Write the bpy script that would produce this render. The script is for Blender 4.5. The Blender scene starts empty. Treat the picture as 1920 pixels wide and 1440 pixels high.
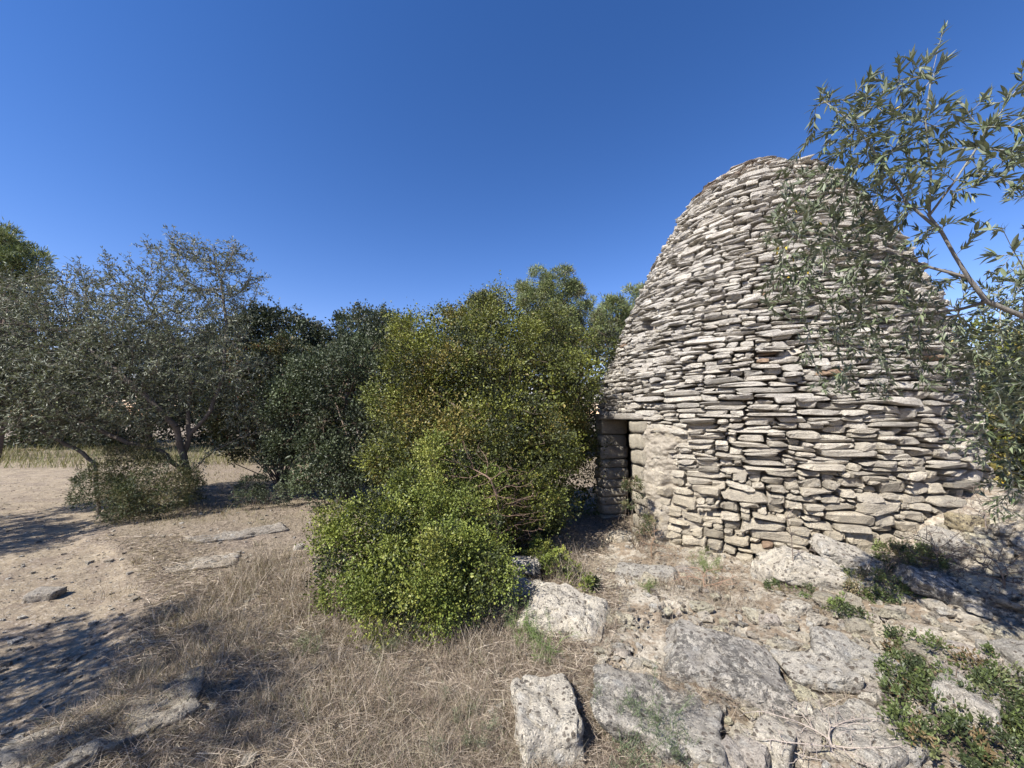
import bpy, math, time
import numpy as np
from mathutils import Vector, Matrix, noise as mn

T0 = time.time()
sc = bpy.context.scene
R = math.radians

# ---------------------------------------------------------------- camera, sky, sun
F = 721.0
PITCH = R(4.76)
EYE = 1.6
cam = bpy.data.cameras.new('camera')
cam.sensor_width = 36.0
cam.lens = 36.0 * F / 1920.0
cam.clip_start = 0.05
cam.clip_end = 3000
co = bpy.data.objects.new('camera', cam)
sc.collection.objects.link(co)
co.location = (0, 0, EYE)
co.rotation_euler = (R(90) + PITCH, 0, 0)
sc.camera = co

SUN_EL = 46.0
SUN_FROM = 228.0     # compass heading (from +Y clockwise) the light comes from
w = bpy.data.worlds.new('World')
sc.world = w
w.use_nodes = True
nt = w.node_tree
bg = nt.nodes['Background']
sky = nt.nodes.new('ShaderNodeTexSky')
sky.sky_type = 'NISHITA'
sky.sun_disc = False
sky.sun_elevation = R(SUN_EL)
sky.sun_rotation = R(SUN_FROM)
sky.altitude = 300
sky.air_density = 1.0
sky.dust_density = 0.0
sky.ozone_density = 2.2
hs = nt.nodes.new('ShaderNodeHueSaturation')
hs.inputs['Saturation'].default_value = 1.28
hs.inputs['Value'].default_value = 1.0
nt.links.new(sky.outputs[0], hs.inputs['Color'])
gm = nt.nodes.new('ShaderNodeGamma'); gm.inputs[1].default_value = 1.15
nt.links.new(hs.outputs[0], gm.inputs[0])
wb = nt.nodes.new('ShaderNodeMix'); wb.data_type = 'RGBA'; wb.blend_type = 'MULTIPLY'; wb.inputs[0].default_value = 1.0
wb.inputs[7].default_value = (1.54, 1.06, 1.13, 1)
nt.links.new(gm.outputs[0], wb.inputs[6])
nt.links.new(wb.outputs[2], bg.inputs[0])
bg.inputs[1].default_value = 0.0685

sun = bpy.data.lights.new('sun', 'SUN')
sun.energy = 5.0
sun.angle = R(0.5)
sun.color = (1.0, 0.955, 0.88)
so = bpy.data.objects.new('sun', sun)
sc.collection.objects.link(so)
h = R(SUN_FROM)
sd = Vector((math.sin(h) * math.cos(R(SUN_EL)), math.cos(h) * math.cos(R(SUN_EL)), math.sin(R(SUN_EL))))
so.rotation_euler = sd.to_track_quat('Z', 'Y').to_euler()
so.location = (-6, -6, 12)

sc.view_settings.view_transform = 'Standard'
sc.view_settings.look = 'None'
sc.view_settings.gamma = 1.0
sc.view_settings.use_curve_mapping = False
sc.view_settings.exposure = 1.0
sc.cycles.max_bounces = 5
sc.cycles.diffuse_bounces = 3
sc.cycles.transparent_max_bounces = 4

rng = np.random.default_rng(11)


def link(o, parent=None):
    sc.collection.objects.link(o)
    if parent is not None:
        o.parent = parent
    return o


def tag(o, label=None, cat=None, group=None, kind=None):
    if label: o['label'] = label
    if cat: o['category'] = cat
    if group: o['group'] = group
    if kind: o['kind'] = kind
    return o


def empty(name, loc=(0, 0, 0)):
    o = bpy.data.objects.new(name, None)
    o.empty_display_size = 0.2
    o.location = loc
    return link(o)


# ---------------------------------------------------------------- numpy helpers
def hash2(ix, iy, seed=0):
    n = (ix.astype(np.int64) * 374761393 + iy.astype(np.int64) * 668265263 + seed * 974634777) & 0xffffffff
    n = ((n ^ (n >> 13)) * 1274126177) & 0xffffffff
    n = (n ^ (n >> 16)) & 0xffffff
    return n / float(0xffffff)


def vnoise(x, y, seed=0):
    x = np.asarray(x, float); y = np.asarray(y, float)
    ix = np.floor(x); iy = np.floor(y)
    fx = x - ix; fy = y - iy
    fx = fx * fx * (3 - 2 * fx); fy = fy * fy * (3 - 2 * fy)
    a = hash2(ix, iy, seed); b = hash2(ix + 1, iy, seed)
    c = hash2(ix, iy + 1, seed); d = hash2(ix + 1, iy + 1, seed)
    return (a + (b - a) * fx + (c - a) * fy + (a - b - c + d) * fx * fy) * 2 - 1


def fbm(x, y, f=1.0, octv=4, seed=0, gain=0.5):
    s = 0; a = 1.0; t = 0
    for i in range(octv):
        s = s + a * vnoise(np.asarray(x) * f + 17.3 * i, np.asarray(y) * f - 9.1 * i, seed + i)
        t += a; a *= gain; f *= 2.03
    return s / t


def sstep(a, b, x):
    t = np.clip((np.asarray(x, float) - a) / (b - a), 0, 1)
    return t * t * (3 - 2 * t)


def unit(v):
    return v / np.maximum(np.linalg.norm(v, axis=-1, keepdims=True), 1e-9)


def make_mesh(name, V, Fc, col=None, smooth=False, mat=None):
    """V (n,3); Fc (m,k) or list of such arrays; col (n,3) vertex colours"""
    if not isinstance(Fc, (list, tuple)):
        Fc = [Fc]
    Fc = [np.asarray(f, np.int32) for f in Fc if len(f)]
    me = bpy.data.meshes.new(name)
    me.vertices.add(len(V))
    me.vertices.foreach_set('co', np.ascontiguousarray(V, np.float32).ravel())
    loops = np.concatenate([f.ravel() for f in Fc])
    sizes = np.concatenate([np.full(len(f), f.shape[1], np.int32) for f in Fc])
    starts = np.concatenate([[0], np.cumsum(sizes)[:-1]]).astype(np.int32)
    me.loops.add(len(loops))
    me.loops.foreach_set('vertex_index', loops)
    me.polygons.add(len(sizes))
    me.polygons.foreach_set('loop_start', starts)
    me.polygons.foreach_set('use_smooth', np.full(len(sizes), smooth, bool))
    me.update(calc_edges=True)
    if col is not None:
        at = me.color_attributes.new('col', 'FLOAT_COLOR', 'POINT')
        c = np.ones((len(V), 4), np.float32); c[:, :3] = col
        at.data.foreach_set('color', c.ravel())
    if mat:
        me.materials.append(mat)
    return me


def mobj(name, me, parent=None):
    return link(bpy.data.objects.new(name, me), parent)


def ray(px, py):
    x = (px - 960) / F; y = -(py - 720) / F
    return np.array([x, math.cos(PITCH) - y * math.sin(PITCH), math.sin(PITCH) + y * math.cos(PITCH)])


def at(px, py, Y):
    """world point seen at photo pixel (px,py) at forward distance Y"""
    r = ray(px, py); r = r * (Y / r[1])
    return np.array([r[0], r[1], EYE + r[2]])


def proj(P):
    P = np.asarray(P, float)
    x = P[..., 0]; y = P[..., 1]; z = P[..., 2] - EYE
    d = y * math.cos(PITCH) + z * math.sin(PITCH)
    u = -y * math.sin(PITCH) + z * math.cos(PITCH)
    d = np.where(d > 0.05, d, 1e-3)
    return 960 + F * x / d, 720 - F * u / d, d


class Acc:
    def __init__(s): s.V = []; s.F = []; s.C = []; s.n = 0
    def add(s, V, Fq, C):
        s.V.append(V); s.F.append(Fq + s.n); s.n += len(V)
        C = np.asarray(C, float)
        s.C.append(np.tile(C, (len(V), 1)) if C.ndim == 1 else C)
    def mesh(s, name, mat, smooth=False):
        by = {}
        for f in s.F: by.setdefault(f.shape[1], []).append(f)
        return make_mesh(name, np.concatenate(s.V), [np.concatenate(v) for v in by.values()], np.concatenate(s.C), smooth, mat)



# ---------------------------------------------------------------- hut geometry description
HC = np.array([3.978, 6.096])
AX = math.atan2(-HC[1], -HC[0])            # direction hut -> camera
PZ = np.array([-.5, 1.6, 2.15, 2.49, 2.98, 3.47, 3.97, 4.46, 4.85, 5.15, 5.34, 5.54])
PR = np.array([2.42, 2.383, 2.345, 2.227, 2.064, 1.881, 1.671, 1.435, 1.223, 1.039, .80, .50]) - .015
SZ = np.array([-.5, 1.6, 2.15, 2.49, 2.98, 3.47, 3.97, 4.46, 4.85, 5.15, 5.34, 5.54])
SS = np.array([.209, .191, .166, .128, .088, .052, .02, -.013, -.032, -.027, -.002, .024])
LEAN = np.array([-math.cos(R(31.6)), math.sin(R(31.6))])


def hut_r(z): return np.interp(z, PZ, PR)
def hut_c(z):
    s = np.interp(z, SZ, SS)
    return HC[0] + LEAN[0] * s, HC[1] + LEAN[1] * s


A0 = AX - R(44.5)                       # door centre angle
DOORW = 0.86


# ---------------------------------------------------------------- terrain
cells = rng.uniform([-0.2, 1.0], [6.5, 5.6], (260, 2))
cell_h = rng.uniform(-.025, .045, 260)
cell_t = rng.normal(0, .10, (260, 2))


def rockmask(x, y):
    x = np.asarray(x, float); y = np.asarray(y, float)
    n = fbm(x, y, 1.6, 3, 40) * .35
    m = sstep(.10, .75, x - .15 * y + n + .12) * sstep(6.2, 4.6, y)
    return m


def pathmask(x, y):
    x = np.asarray(x, float); y = np.asarray(y, float)
    n = fbm(x, y, .7, 4, 51) * .7 + fbm(x, y, 2.6, 3, 57) * .35
    # right edge of the sandy path, running away to the left
    ed = np.interp(y, [0, 1.8, 2.6, 3.6, 5.0, 7.5, 10, 14], [-2.4, -2.25, -2.6, -3.3, -5.2, -7.6, -9.5, -13])
    m = sstep(.35, -.55, x - ed + n * .6)
    m2 = sstep(.7, .1, np.abs(y - 9.6 - .12 * (x + 4)) + n * .4) * sstep(-.5, -1.8, x)     # strip behind the olive
    m3 = sstep(.30, .0, np.abs(x + 2.9 + (y - 4.3) * -.55) + n * .25) * sstep(3.6, 4.2, y) * sstep(6.6, 5.8, y)
    return np.clip(m + m2 * .25 + m3 * .8, 0, 1) * sstep(17, 12, y)


def hgt(x, y, fine=True):
    x = np.asarray(x, float); y = np.asarray(y, float)
    d = np.hypot(x, y)
    hh = .07 * fbm(x, y, .35, 3, 1) + .02 * fbm(x, y, 1.7, 3, 5)
    hh = hh * sstep(.3, 2.0, d)
    hh = hh + .88 * np.exp(-((x - 5.1) ** 2 + (y - 3.9) ** 2) / (2 * 1.08 ** 2))
    hh = hh - .06 * pathmask(x, y)
    # limestone step bordering the path in the left foreground
    rx = x + 2.05 - (y - 2.0) * .55
    hh = hh + .07 * np.exp(-(rx / .22) ** 2) * sstep(1.0, 1.5, y) * sstep(3.0, 2.3, y)
    hh = hh + .35 * sstep(14, 40, y) + 0.0 * x
    if fine:
        near = sstep(14, 5, d)
        hh = hh + near * .012 * fbm(x, y, 7, 3, 9)
    return hh


def hgt_rock(x, y):
    """terrain with broken slabs"""
    x = np.asarray(x, float); y = np.asarray(y, float)
    base = hgt(x, y)
    rm = rockmask(x, y)
    sel = (rm > .02) & (x > -.5) & (x < 7) & (y > .8) & (y < 6)
    if not np.any(sel):
        return base
    xs = x[sel]; ys = y[sel]
    wx = xs + .06 * fbm(xs, ys, 5, 2, 61); wy = ys + .06 * fbm(xs, ys, 5, 2, 62)
    out = np.zeros(len(xs))
    for k in range(0, len(xs), 4000):
        d = np.hypot(wx[k:k + 4000, None] - cells[None, :, 0], wy[k:k + 4000, None] - cells[None, :, 1])
        o = np.argpartition(d, 1, axis=1)
        i1 = o[:, 0]; i2 = o[:, 1]
        ar = np.arange(len(d))
        sw = d[ar, i1] > d[ar, i2]
        i1, i2 = np.where(sw, i2, i1), np.where(sw, i1, i2)
        g = d[ar, i2] - d[ar, i1]
        px = wx[k:k + 4000] - cells[i1, 0]; py = wy[k:k + 4000] - cells[i1, 1]
        s = cell_h[i1] + cell_t[i1, 0] * px + cell_t[i1, 1] * py
        s = s * sstep(0, .05, g) - .04 * (1 - sstep(0, .035, g))
        out[k:k + 4000] = s
    base = base.copy()
    base[sel] += out * rm[sel]
    return base


def ground_at(px, py, it=3):
    """terrain point seen at photo pixel"""
    r = ray(px, py)
    z = 0.0
    for _ in range(14):
        t = (z - EYE) / r[2]
        P = r * t
        z = .5 * z + .5 * float(hgt(P[0], P[1], False))
    return np.array([P[0], P[1], float(hgt(P[0], P[1]))])


# ---------------------------------------------------------------- materials
class NT:
    def __init__(self, name):
        self.m = bpy.data.materials.new(name)
        self.m.use_nodes = True
        self.t = self.m.node_tree
        self.b = self.t.nodes['Principled BSDF']
        self.b.inputs['Roughness'].default_value = .9
        self.b.inputs['Specular IOR Level'].default_value = .25
        self.pos = self.t.nodes.new('ShaderNodeNewGeometry').outputs['Position']
        self.att = None

    def vc(self):
        if not self.att:
            n = self.t.nodes.new('ShaderNodeVertexColor'); n.layer_name = 'col'; self.att = n
        return self.att.outputs['Color']

    def link(self, a, b): self.t.links.new(a, b)

    def noise(self, scale, detail=6, rough=.6, vec=None, dist=0):
        n = self.t.nodes.new('ShaderNodeTexNoise')
        n.inputs['Scale'].default_value = scale
        n.inputs['Detail'].default_value = detail
        n.inputs['Roughness'].default_value = rough
        n.inputs['Distortion'].default_value = dist
        self.link(vec or self.pos, n.inputs['Vector'])
        return n.outputs['Fac']

    def warp(self, amt):
        t = self.t.nodes.new('ShaderNodeTexNoise'); t.inputs['Scale'].default_value = 14; t.inputs['Detail'].default_value = 4
        self.link(self.pos, t.inputs['Vector'])
        a = self.t.nodes.new('ShaderNodeVectorMath'); a.operation = 'SCALE'; a.inputs['Scale'].default_value = amt
        self.link(t.outputs['Color'], a.inputs[0])
        b = self.t.nodes.new('ShaderNodeVectorMath'); b.operation = 'ADD'
        self.link(self.pos, b.inputs[0]); self.link(a.outputs[0], b.inputs[1])
        return b.outputs[0]

    def vor(self, scale, feature='F1', out='Distance', vec=None):
        n = self.t.nodes.new('ShaderNodeTexVoronoi')
        n.feature = feature
        n.inputs['Scale'].default_value = scale
        self.link(vec or self.pos, n.inputs['Vector'])
        return n.outputs[out]

    def ramp(self, fac, stops):
        n = self.t.nodes.new('ShaderNodeValToRGB')
        e = n.color_ramp.elements
        while len(e) < len(stops): e.new(.5)
        for s, (p, c) in zip(e, stops):
            s.position = p
            s.color = (c, c, c, 1) if isinstance(c, (int, float)) else (*c, 1)
        self.link(fac, n.inputs[0])
        return n.outputs[0]

    def mix(self, fac, a, b, mode='MIX'):
        n = self.t.nodes.new('ShaderNodeMix'); n.data_type = 'RGBA'; n.blend_type = mode
        for s, v in ((n.inputs[0], fac), (n.inputs[6], a), (n.inputs[7], b)):
            if isinstance(v, (int, float)): s.default_value = v if s == n.inputs[0] else (v, v, v, 1)
            elif isinstance(v, tuple): s.default_value = (*v, 1)
            else: self.link(v, s)
        return n.outputs[2]

    def math(self, op, a, b=0.0):
        n = self.t.nodes.new('ShaderNodeMath'); n.operation = op
        for s, v in ((n.inputs[0], a), (n.inputs[1], b)):
            if isinstance(v, (int, float)): s.default_value = v
            else: self.link(v, s)
        return n.outputs[0]

    def sep(self, c):
        n = self.t.nodes.new('ShaderNodeSeparateColor'); self.link(c, n.inputs[0]); return n.outputs

    def bump(self, hts, strength=.5, dist=.01):
        prev = None
        for hh, dd in hts:
            n = self.t.nodes.new('ShaderNodeBump')
            n.inputs['Strength'].default_value = strength
            n.inputs['Distance'].default_value = dd
            self.link(hh, n.inputs['Height'])
            if prev: self.link(prev, n.inputs['Normal'])
            prev = n.outputs[0]
        self.link(prev, self.b.inputs['Normal'])

    def scalevec(self, s):
        n = self.t.nodes.new('ShaderNodeMapping')
        n.inputs['Scale'].default_value = s
        self.link(self.pos, n.inputs[0])
        return n.outputs[0]


def mat_stone(name, dark=.5, layered=True, crust=(.505, .535)):
    """grey weathered limestone: vertex colour carries each stone's own tint"""
    n = NT(name)
    base = n.vc()
    n1 = n.noise(9, 8, .65)
    n2 = n.noise(55, 6, .7)
    n3 = n.noise(3.0, 4, .6)
    c = n.mix(n.ramp(n1, [(.3, 0), (.7, 1)]), n.mix(1.0, base, (.74, .72, .72), 'MULTIPLY'), n.mix(1.0, base, (1.18, 1.16, 1.12), 'MULTIPLY'))
    # dark lichen specks and white lichen
    dk = n.math('MULTIPLY', n.ramp(n2, [(.52, 0), (.64, 1)]), n.ramp(n.noise(6, 4, .6), [(.42, .15), (.62, 1)]))
    c = n.mix(n.math('MULTIPLY', dk, dark), c, (.09, .085, .085))
    wl = n.ramp(n.noise(26, 5, .75, dist=.6), [(.60, 0), (.68, 1)])
    c = n.mix(n.math('MULTIPLY', wl, .45), c, (.58, .565, .52))
    if not layered:
        vb = n.vor(24, vec=n.warp(.05))
        blot = n.math('MULTIPLY', n.ramp(vb, [(.25, 1), (.31, 0)]), n.ramp(n.noise(5, 5, .7), [(.40, 0), (.50, 1)]))
        c = n.mix(n.math('MULTIPLY', blot, .85), c, (.11, .082, .06))
        vb2 = n.vor(11)
        c = n.mix(n.math('MULTIPLY', n.ramp(vb2, [(.2, .6), (.45, 0)]), n.ramp(n.noise(3, 4, .7), [(.45, 0), (.6, 1)])), c, (.70, .68, .62))
    oc = n.ramp(n.noise(4.1, 5, .7), [(.66, 0), (.76, 1)])
    c = n.mix(n.math('MULTIPLY', oc, .35), c, (.42, .27, .12))
    n.link(c, n.b.inputs['Base Color'])
    v = n.scalevec((1, 1, 3.4)) if layered else n.pos
    if not layered:
        pat = n.math('MULTIPLY', n.ramp(n.noise(24, 10, .82), [(crust[0], 0), (crust[1], 1)]), n.ramp(n.noise(4.5, 6, .7), [(.44, .15), (.52, 1)]))
        c = n.mix(n.math('MULTIPLY', pat, .8), c, (.10, .094, .085))
    sp = n.noise(130, 5, .8)
    c2 = n.mix(n.ramp(sp, [(.38, .55), (.5, 0)]), c, (.16, .145, .13))
    c2 = n.mix(n.ramp(sp, [(.56, 0), (.66, .4)]), c2, (.62, .60, .54))
    n.link(c2, n.b.inputs['Base Color'])
    n.bump([(n.noise(16, 9, .75, vec=v), .05), (n.noise(60, 8, .8), .020), (n.ramp(n.vor(48), [(.0, 0), (.35, 1)]), .008)], 1.0)
    return n.m


M_STONE = mat_stone('limestone_wall_stone', .55)
M_ROCK = mat_stone('limestone_rock_with_lichen', .8, False, (.535, .56))
M_ROCK_CRUST = mat_stone('limestone_rock_under_dark_lichen_crust', 1.0, False, (.475, .505))


def mat_ground():
    n = NT('dry_ground')
    r, g, b = n.sep(n.vc())[:3]
    fine = n.noise(60, 8, .75)
    mid = n.noise(7, 8, .65)
    big = n.noise(1.1, 5, .6)
    chips = n.vor(70, 'F1', 'Color')
    chipv = n.sep(chips)[0]
    sand = n.mix(n.ramp(mid, [(.3, 0), (.7, 1)]), (.20, .158, .108), (.33, .27, .19))
    sand = n.mix(n.ramp(fine, [(.5, 0), (.7, .45)]), sand, (.20, .15, .105))
    sand = n.mix(n.ramp(n.noise(2.2, 6, .7), [(.46, 0), (.60, .8)]), sand, (.18, .14, .105))
    sand = n.mix(n.ramp(chipv, [(.86, 0), (.9, .5)]), sand, (.44, .39, .33))
    lit = n.mix(n.ramp(fine, [(.34, 0), (.64, 1)]), (.075, .058, .044), (.27, .215, .165))
    lit = n.mix(n.ramp(chipv, [(.72, 0), (.8, .8)]), lit, (.36, .295, .23))
    lit = n.mix(n.ramp(big, [(.35, 0), (.65, .5)]), lit, (.20, .165, .105))
    rock = n.mix(n.ramp(mid, [(.3, 0), (.7, 1)]), (.30, .265, .21), (.54, .485, .395))
    rock = n.mix(n.math('MULTIPLY', n.ramp(n.noise(45, 7, .75), [(.48, 0), (.62, 1)]), .55), rock, (.11, .09, .07))
    rock = n.mix(n.ramp(n.noise(3.4, 7, .75), [(.46, 0), (.56, .85)]), rock, n.mix(n.ramp(fine, [(.35, 0), (.65, 1)]), (.10, .07, .045), (.30, .225, .15)))
    jit = n.math('MULTIPLY', n.math('SUBTRACT', mid, .5), .9)
    c = n.mix(n.ramp(n.math('ADD', r, jit), [(.4, 0), (.62, 1)]), lit, sand)
    c = n.mix(n.ramp(n.math('ADD', g, jit), [(.35, 0), (.6, 1)]), c, rock)
    n.link(c, n.b.inputs['Base Color'])
    n.bump([(n.noise(3, 6, .6), .10), (n.noise(22, 8, .7), .022), (fine, .007)], .9)
    return n.m


M_GROUND = mat_ground()


def mat_leaf(name, trans=.12, back=None, rough=.5, spec=.35):
    n = NT(name)
    c = n.mix(1.0, n.vc(), (.80, .80, .80), 'MULTIPLY')
    if back:
        geo = n.t.nodes.new('ShaderNodeNewGeometry')
        c = n.mix(geo.outputs['Backfacing'], c, back)
    n.link(c, n.b.inputs['Base Color'])
    n.b.inputs['Roughness'].default_value = rough
    n.b.inputs['Specular IOR Level'].default_value = spec
    tr = n.t.nodes.new('ShaderNodeBsdfTranslucent')
    n.link(n.mix(1.0, c, (1.15, 1.18, .6), 'MULTIPLY'), tr.inputs[0])
    ms = n.t.nodes.new('ShaderNodeMixShader'); ms.inputs[0].default_value = trans
    n.link(n.b.outputs[0], ms.inputs[1]); n.link(tr.outputs[0], ms.inputs[2])
    out = [x for x in n.t.nodes if x.type == 'OUTPUT_MATERIAL'][0]
    n.link(ms.outputs[0], out.inputs[0])
    return n.m


M_LEAF = mat_leaf('evergreen_leaf')
M_OLIVE = mat_leaf('olive_leaf', .08, (.18, .205, .14), .48, .25)
M_OLIVE_FAR = mat_leaf('olive_leaf_matt', .12, (.20, .215, .16), .5, .3)
M_STRAW = mat_leaf('dry_grass_blade', .2, None, .7, .2)


def mat_bark():
    n = NT('bark')
    v = n.scalevec((1, 1, .3))
    c = n.mix(n.noise(30, 6, .7, vec=v), n.mix(1.0, n.vc(), .55, 'MULTIPLY'), n.mix(1.0, n.vc(), 1.35, 'MULTIPLY'))
    n.link(c, n.b.inputs['Base Color'])
    n.bump([(n.noise(40, 6, .7, vec=v), .012)], .9)
    return n.m


M_BARK = mat_bark()


def mat_mortar():
    n = NT('old_lime_mortar')
    n1 = n.noise(11, 8, .7)
    c = n.mix(n.ramp(n1, [(.3, 0), (.7, 1)]), (.34, .295, .235), (.53, .475, .39))
    c = n.mix(n.ramp(n.noise(48, 7, .75), [(.52, 0), (.66, .7)]), c, (.19, .15, .115))
    c = n.mix(n.ramp(n.noise(3.2, 5, .7), [(.56, 0), (.70, .6)]), c, (.50, .42, .28))
    n.link(c, n.b.inputs['Base Color'])
    v = n.scalevec((1, 1, 1.8))
    n.bump([(n.noise(10, 7, .75, vec=v), .06), (n.noise(45, 8, .75), .014)], 1.0)
    return n.m


M_MORTAR = mat_mortar()

# ---------------------------------------------------------------- ground sheet
aa = np.concatenate([np.linspace(R(20), R(160), 330), np.linspace(R(160), R(380), 80)[1:-1]])
rr = np.concatenate([[0.0], .35 * (1.034 ** np.arange(0, 216))])
rr = np.concatenate([rr, rr[-1] * 1.25 ** np.arange(1, 6)])
AAg, RRg = np.meshgrid(aa, rr)
gx = (RRg * np.cos(AAg)).ravel(); gy = (RRg * np.sin(AAg)).ravel()
gz = hgt_rock(gx, gy)
na = len(aa); nr = len(rr)
i, j = np.meshgrid(np.arange(nr - 1), np.arange(na), indexing='ij')
j2 = (j + 1) % na
q = np.stack([i * na + j, (i + 1) * na + j, (i + 1) * na + j2, i * na + j2], -1).reshape(-1, 4)
gcol = np.stack([pathmask(gx, gy), rockmask(gx, gy), 0 * gx], -1)
me = make_mesh('ground', np.stack([gx, gy, gz], -1), q, gcol, True, M_GROUND)
ground = mobj('ground', me)
tag(ground, kind='structure')


# ---------------------------------------------------------------- stones (vectorised rounded irregular blocks)
def box_template(nx, ny, nz, bevel=None):
    def co(k, n):
        t = 2 * k / n - 1
        if bevel and 0 < k < n:
            # inner rows pushed out towards the edges: crisp, chipped edges
            t = math.copysign(abs(t) ** bevel, t) if t else 0.0
        return t
    idx = {}
    V = []
    def vid(a, b, c):
        k = (a, b, c)
        if k not in idx:
            idx[k] = len(V); V.append((co(a, nx), co(b, ny), co(c, nz)))
        return idx[k]
    Q = []
    for a in range(nx):
        for b in range(ny):
            Q.append([vid(a, b, 0), vid(a, b + 1, 0), vid(a + 1, b + 1, 0), vid(a + 1, b, 0)])
            Q.append([vid(a, b, nz), vid(a + 1, b, nz), vid(a + 1, b + 1, nz), vid(a, b + 1, nz)])
    for a in range(nx):
        for c in range(nz):
            Q.append([vid(a, 0, c), vid(a + 1, 0, c), vid(a + 1, 0, c + 1), vid(a, 0, c + 1)])
            Q.append([vid(a, ny, c), vid(a, ny, c + 1), vid(a + 1, ny, c + 1), vid(a + 1, ny, c)])
    for b in range(ny):
        for c in range(nz):
            Q.append([vid(0, b, c), vid(0, b, c + 1), vid(0, b + 1, c + 1), vid(0, b + 1, c)])
            Q.append([vid(nx, b, c), vid(nx, b + 1, c), vid(nx, b + 1, c + 1), vid(nx, b, c + 1)])
    return np.array(V), np.array(Q)


def stones_local(n, dims, tmpl, rg, corner=(.10, .10, .20), jit=.035, p=5.0, pinch=0.0):
    """(n,M,3) vertices in local axes, dims (n,3) full sizes"""
    T, Q = tmpl
    pn = (np.abs(T) ** p).sum(1) ** (1 / p)
    mx = np.abs(T).max(1)
    S = T * (mx / pn)[:, None]
    # trilinear corner displacement
    cor = rg.normal(0, 1, (n, 2, 2, 2, 3)) * np.array(corner)
    cor = np.clip(cor, -.32, .32)
    fx, fy, fz = [(S[:, k] + 1) / 2 for k in range(3)]
    D = 0
    for a in (0, 1):
        for b in (0, 1):
            for c in (0, 1):
                wgt = (fx if a else 1 - fx) * (fy if b else 1 - fy) * (fz if c else 1 - fz)
                D = D + wgt[None, :, None] * cor[:, a, b, c][:, None, :]
    # long-wave undulation along the length
    ph = rg.uniform(0, 6.28, (n, 3)); am = rg.uniform(0, .16, (n, 1))
    und = np.sin(S[None, :, 0] * rg.uniform(1.5, 4.0, (n, 1)) + ph[:, :1]) * am
    V = S[None] + D
    V[:, :, 2] += und
    V[:, :, 1] += np.sin(S[None, :, 0] * rg.uniform(1.5, 5.0, (n, 1)) + ph[:, 1:2]) * am * .5
    if pinch:
        e1 = rg.uniform(0, pinch, (n, 1)) * (rg.uniform(size=(n, 1)) < .75); e2 = rg.uniform(0, pinch, (n, 1)) * (rg.uniform(size=(n, 1)) < .75)
        x = S[None, :, 0]
        V[:, :, 2] *= 1 - e1 * np.clip(x, 0, 1) ** 1.6 - e2 * np.clip(-x, 0, 1) ** 1.6
        # uneven ends: one bed longer than the other
        V[:, :, 0] += rg.normal(0, .09, (n, 1)) * S[None, :, 2] * np.abs(x) ** 3
    V = V + rg.normal(0, jit, V.shape) * np.array([.6, 1, 1.6])
    return V * (dims[:, None, :] / 2)


TM = box_template(5, 3, 3, .45)


def pack_stones():
    rg = np.random.default_rng(5)
    K = 720
    ang = np.arange(K) / K * 2 * math.pi
    Z = np.zeros(K) - .12 + rg.uniform(0, .03, K)
    # door, jambs and lintel stand here already
    def cd(a, b): return (a - b + math.pi) % (2 * math.pi) - math.pi
    half = (DOORW / 2 + .20) / 2.37
    dj = np.abs(cd(ang, A0)) < half
    Z[dj] = 1.63
    out = []
    ZT = 5.53
    it = 0
    while it < 9000:
        it += 1
        i0 = int(np.argmin(Z))
        z = Z[i0]
        if z > ZT: break
        r = float(hut_r(z)); cw = 2 * math.pi * r / K
        tol = .018
        a = i0
        while abs(Z[(a - 1) % K] - z) < tol and i0 - a < K // 3: a -= 1
        b = i0
        while abs(Z[(b + 1) % K] - z) < tol and b - i0 < K // 3: b += 1
        run = (b - a + 1) * cw
        u = rg.uniform()
        if z < .9:
            wd = rg.uniform(.14, .46); t = rg.uniform(.045, .13) * (.8 + wd * .9)
        elif z < 1.9:
            wd = rg.uniform(.18, .60); t = rg.uniform(.028, .078)
        else:
            wd = rg.uniform(.14, .46); t = rg.uniform(.028, .068)
        if u < .12: wd *= .55
        if u > .95: t *= 1.5
        t = min(t, wd * .55)
        if run < .05:
            # crack: lift level with the lower neighbour
            nb = min(Z[(a - 1) % K], Z[(b + 1) % K])
            if nb - z < .02 or run < .022:
                Z[np.arange(a, b + 1) % K] = nb + 1e-4
                continue
            wd = run
            t = min(nb - z, .09) if nb - z < .12 else .06
        elif run > wd + .09:
            if rg.uniform() < .5: b = a + max(2, int(wd / cw)) - 1
            else: a = b - max(2, int(wd / cw)) + 1
            wd = (b - a + 1) * cw
            for nb in (Z[(a - 1) % K], Z[(b + 1) % K]):
                if abs(nb - (z + t)) < .020 and nb - z > .022: t = nb - z
        else:
            wd = run
            t = min(t, max(.035, wd * .6))
            for nb in (Z[(a - 1) % K], Z[(b + 1) % K]):
                if abs(nb - (z + t)) < .020 and nb - z > .022: t = nb - z
        cols = np.arange(a, b + 1) % K
        z = float(np.mean(Z[cols]))
        tilt = rg.normal(0, .013 if z > .9 else .02)
        if wd > .2:
            top = z + t + np.linspace(-tilt, tilt, len(cols))
        else:
            top = np.full(len(cols), z + t); tilt = 0
        Z[cols] = np.maximum(top, z + .012)
        out.append((((a + b) / 2) / K * 2 * math.pi, z, wd, t, tilt))
    return np.array(out)


ST = pack_stones()


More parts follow.
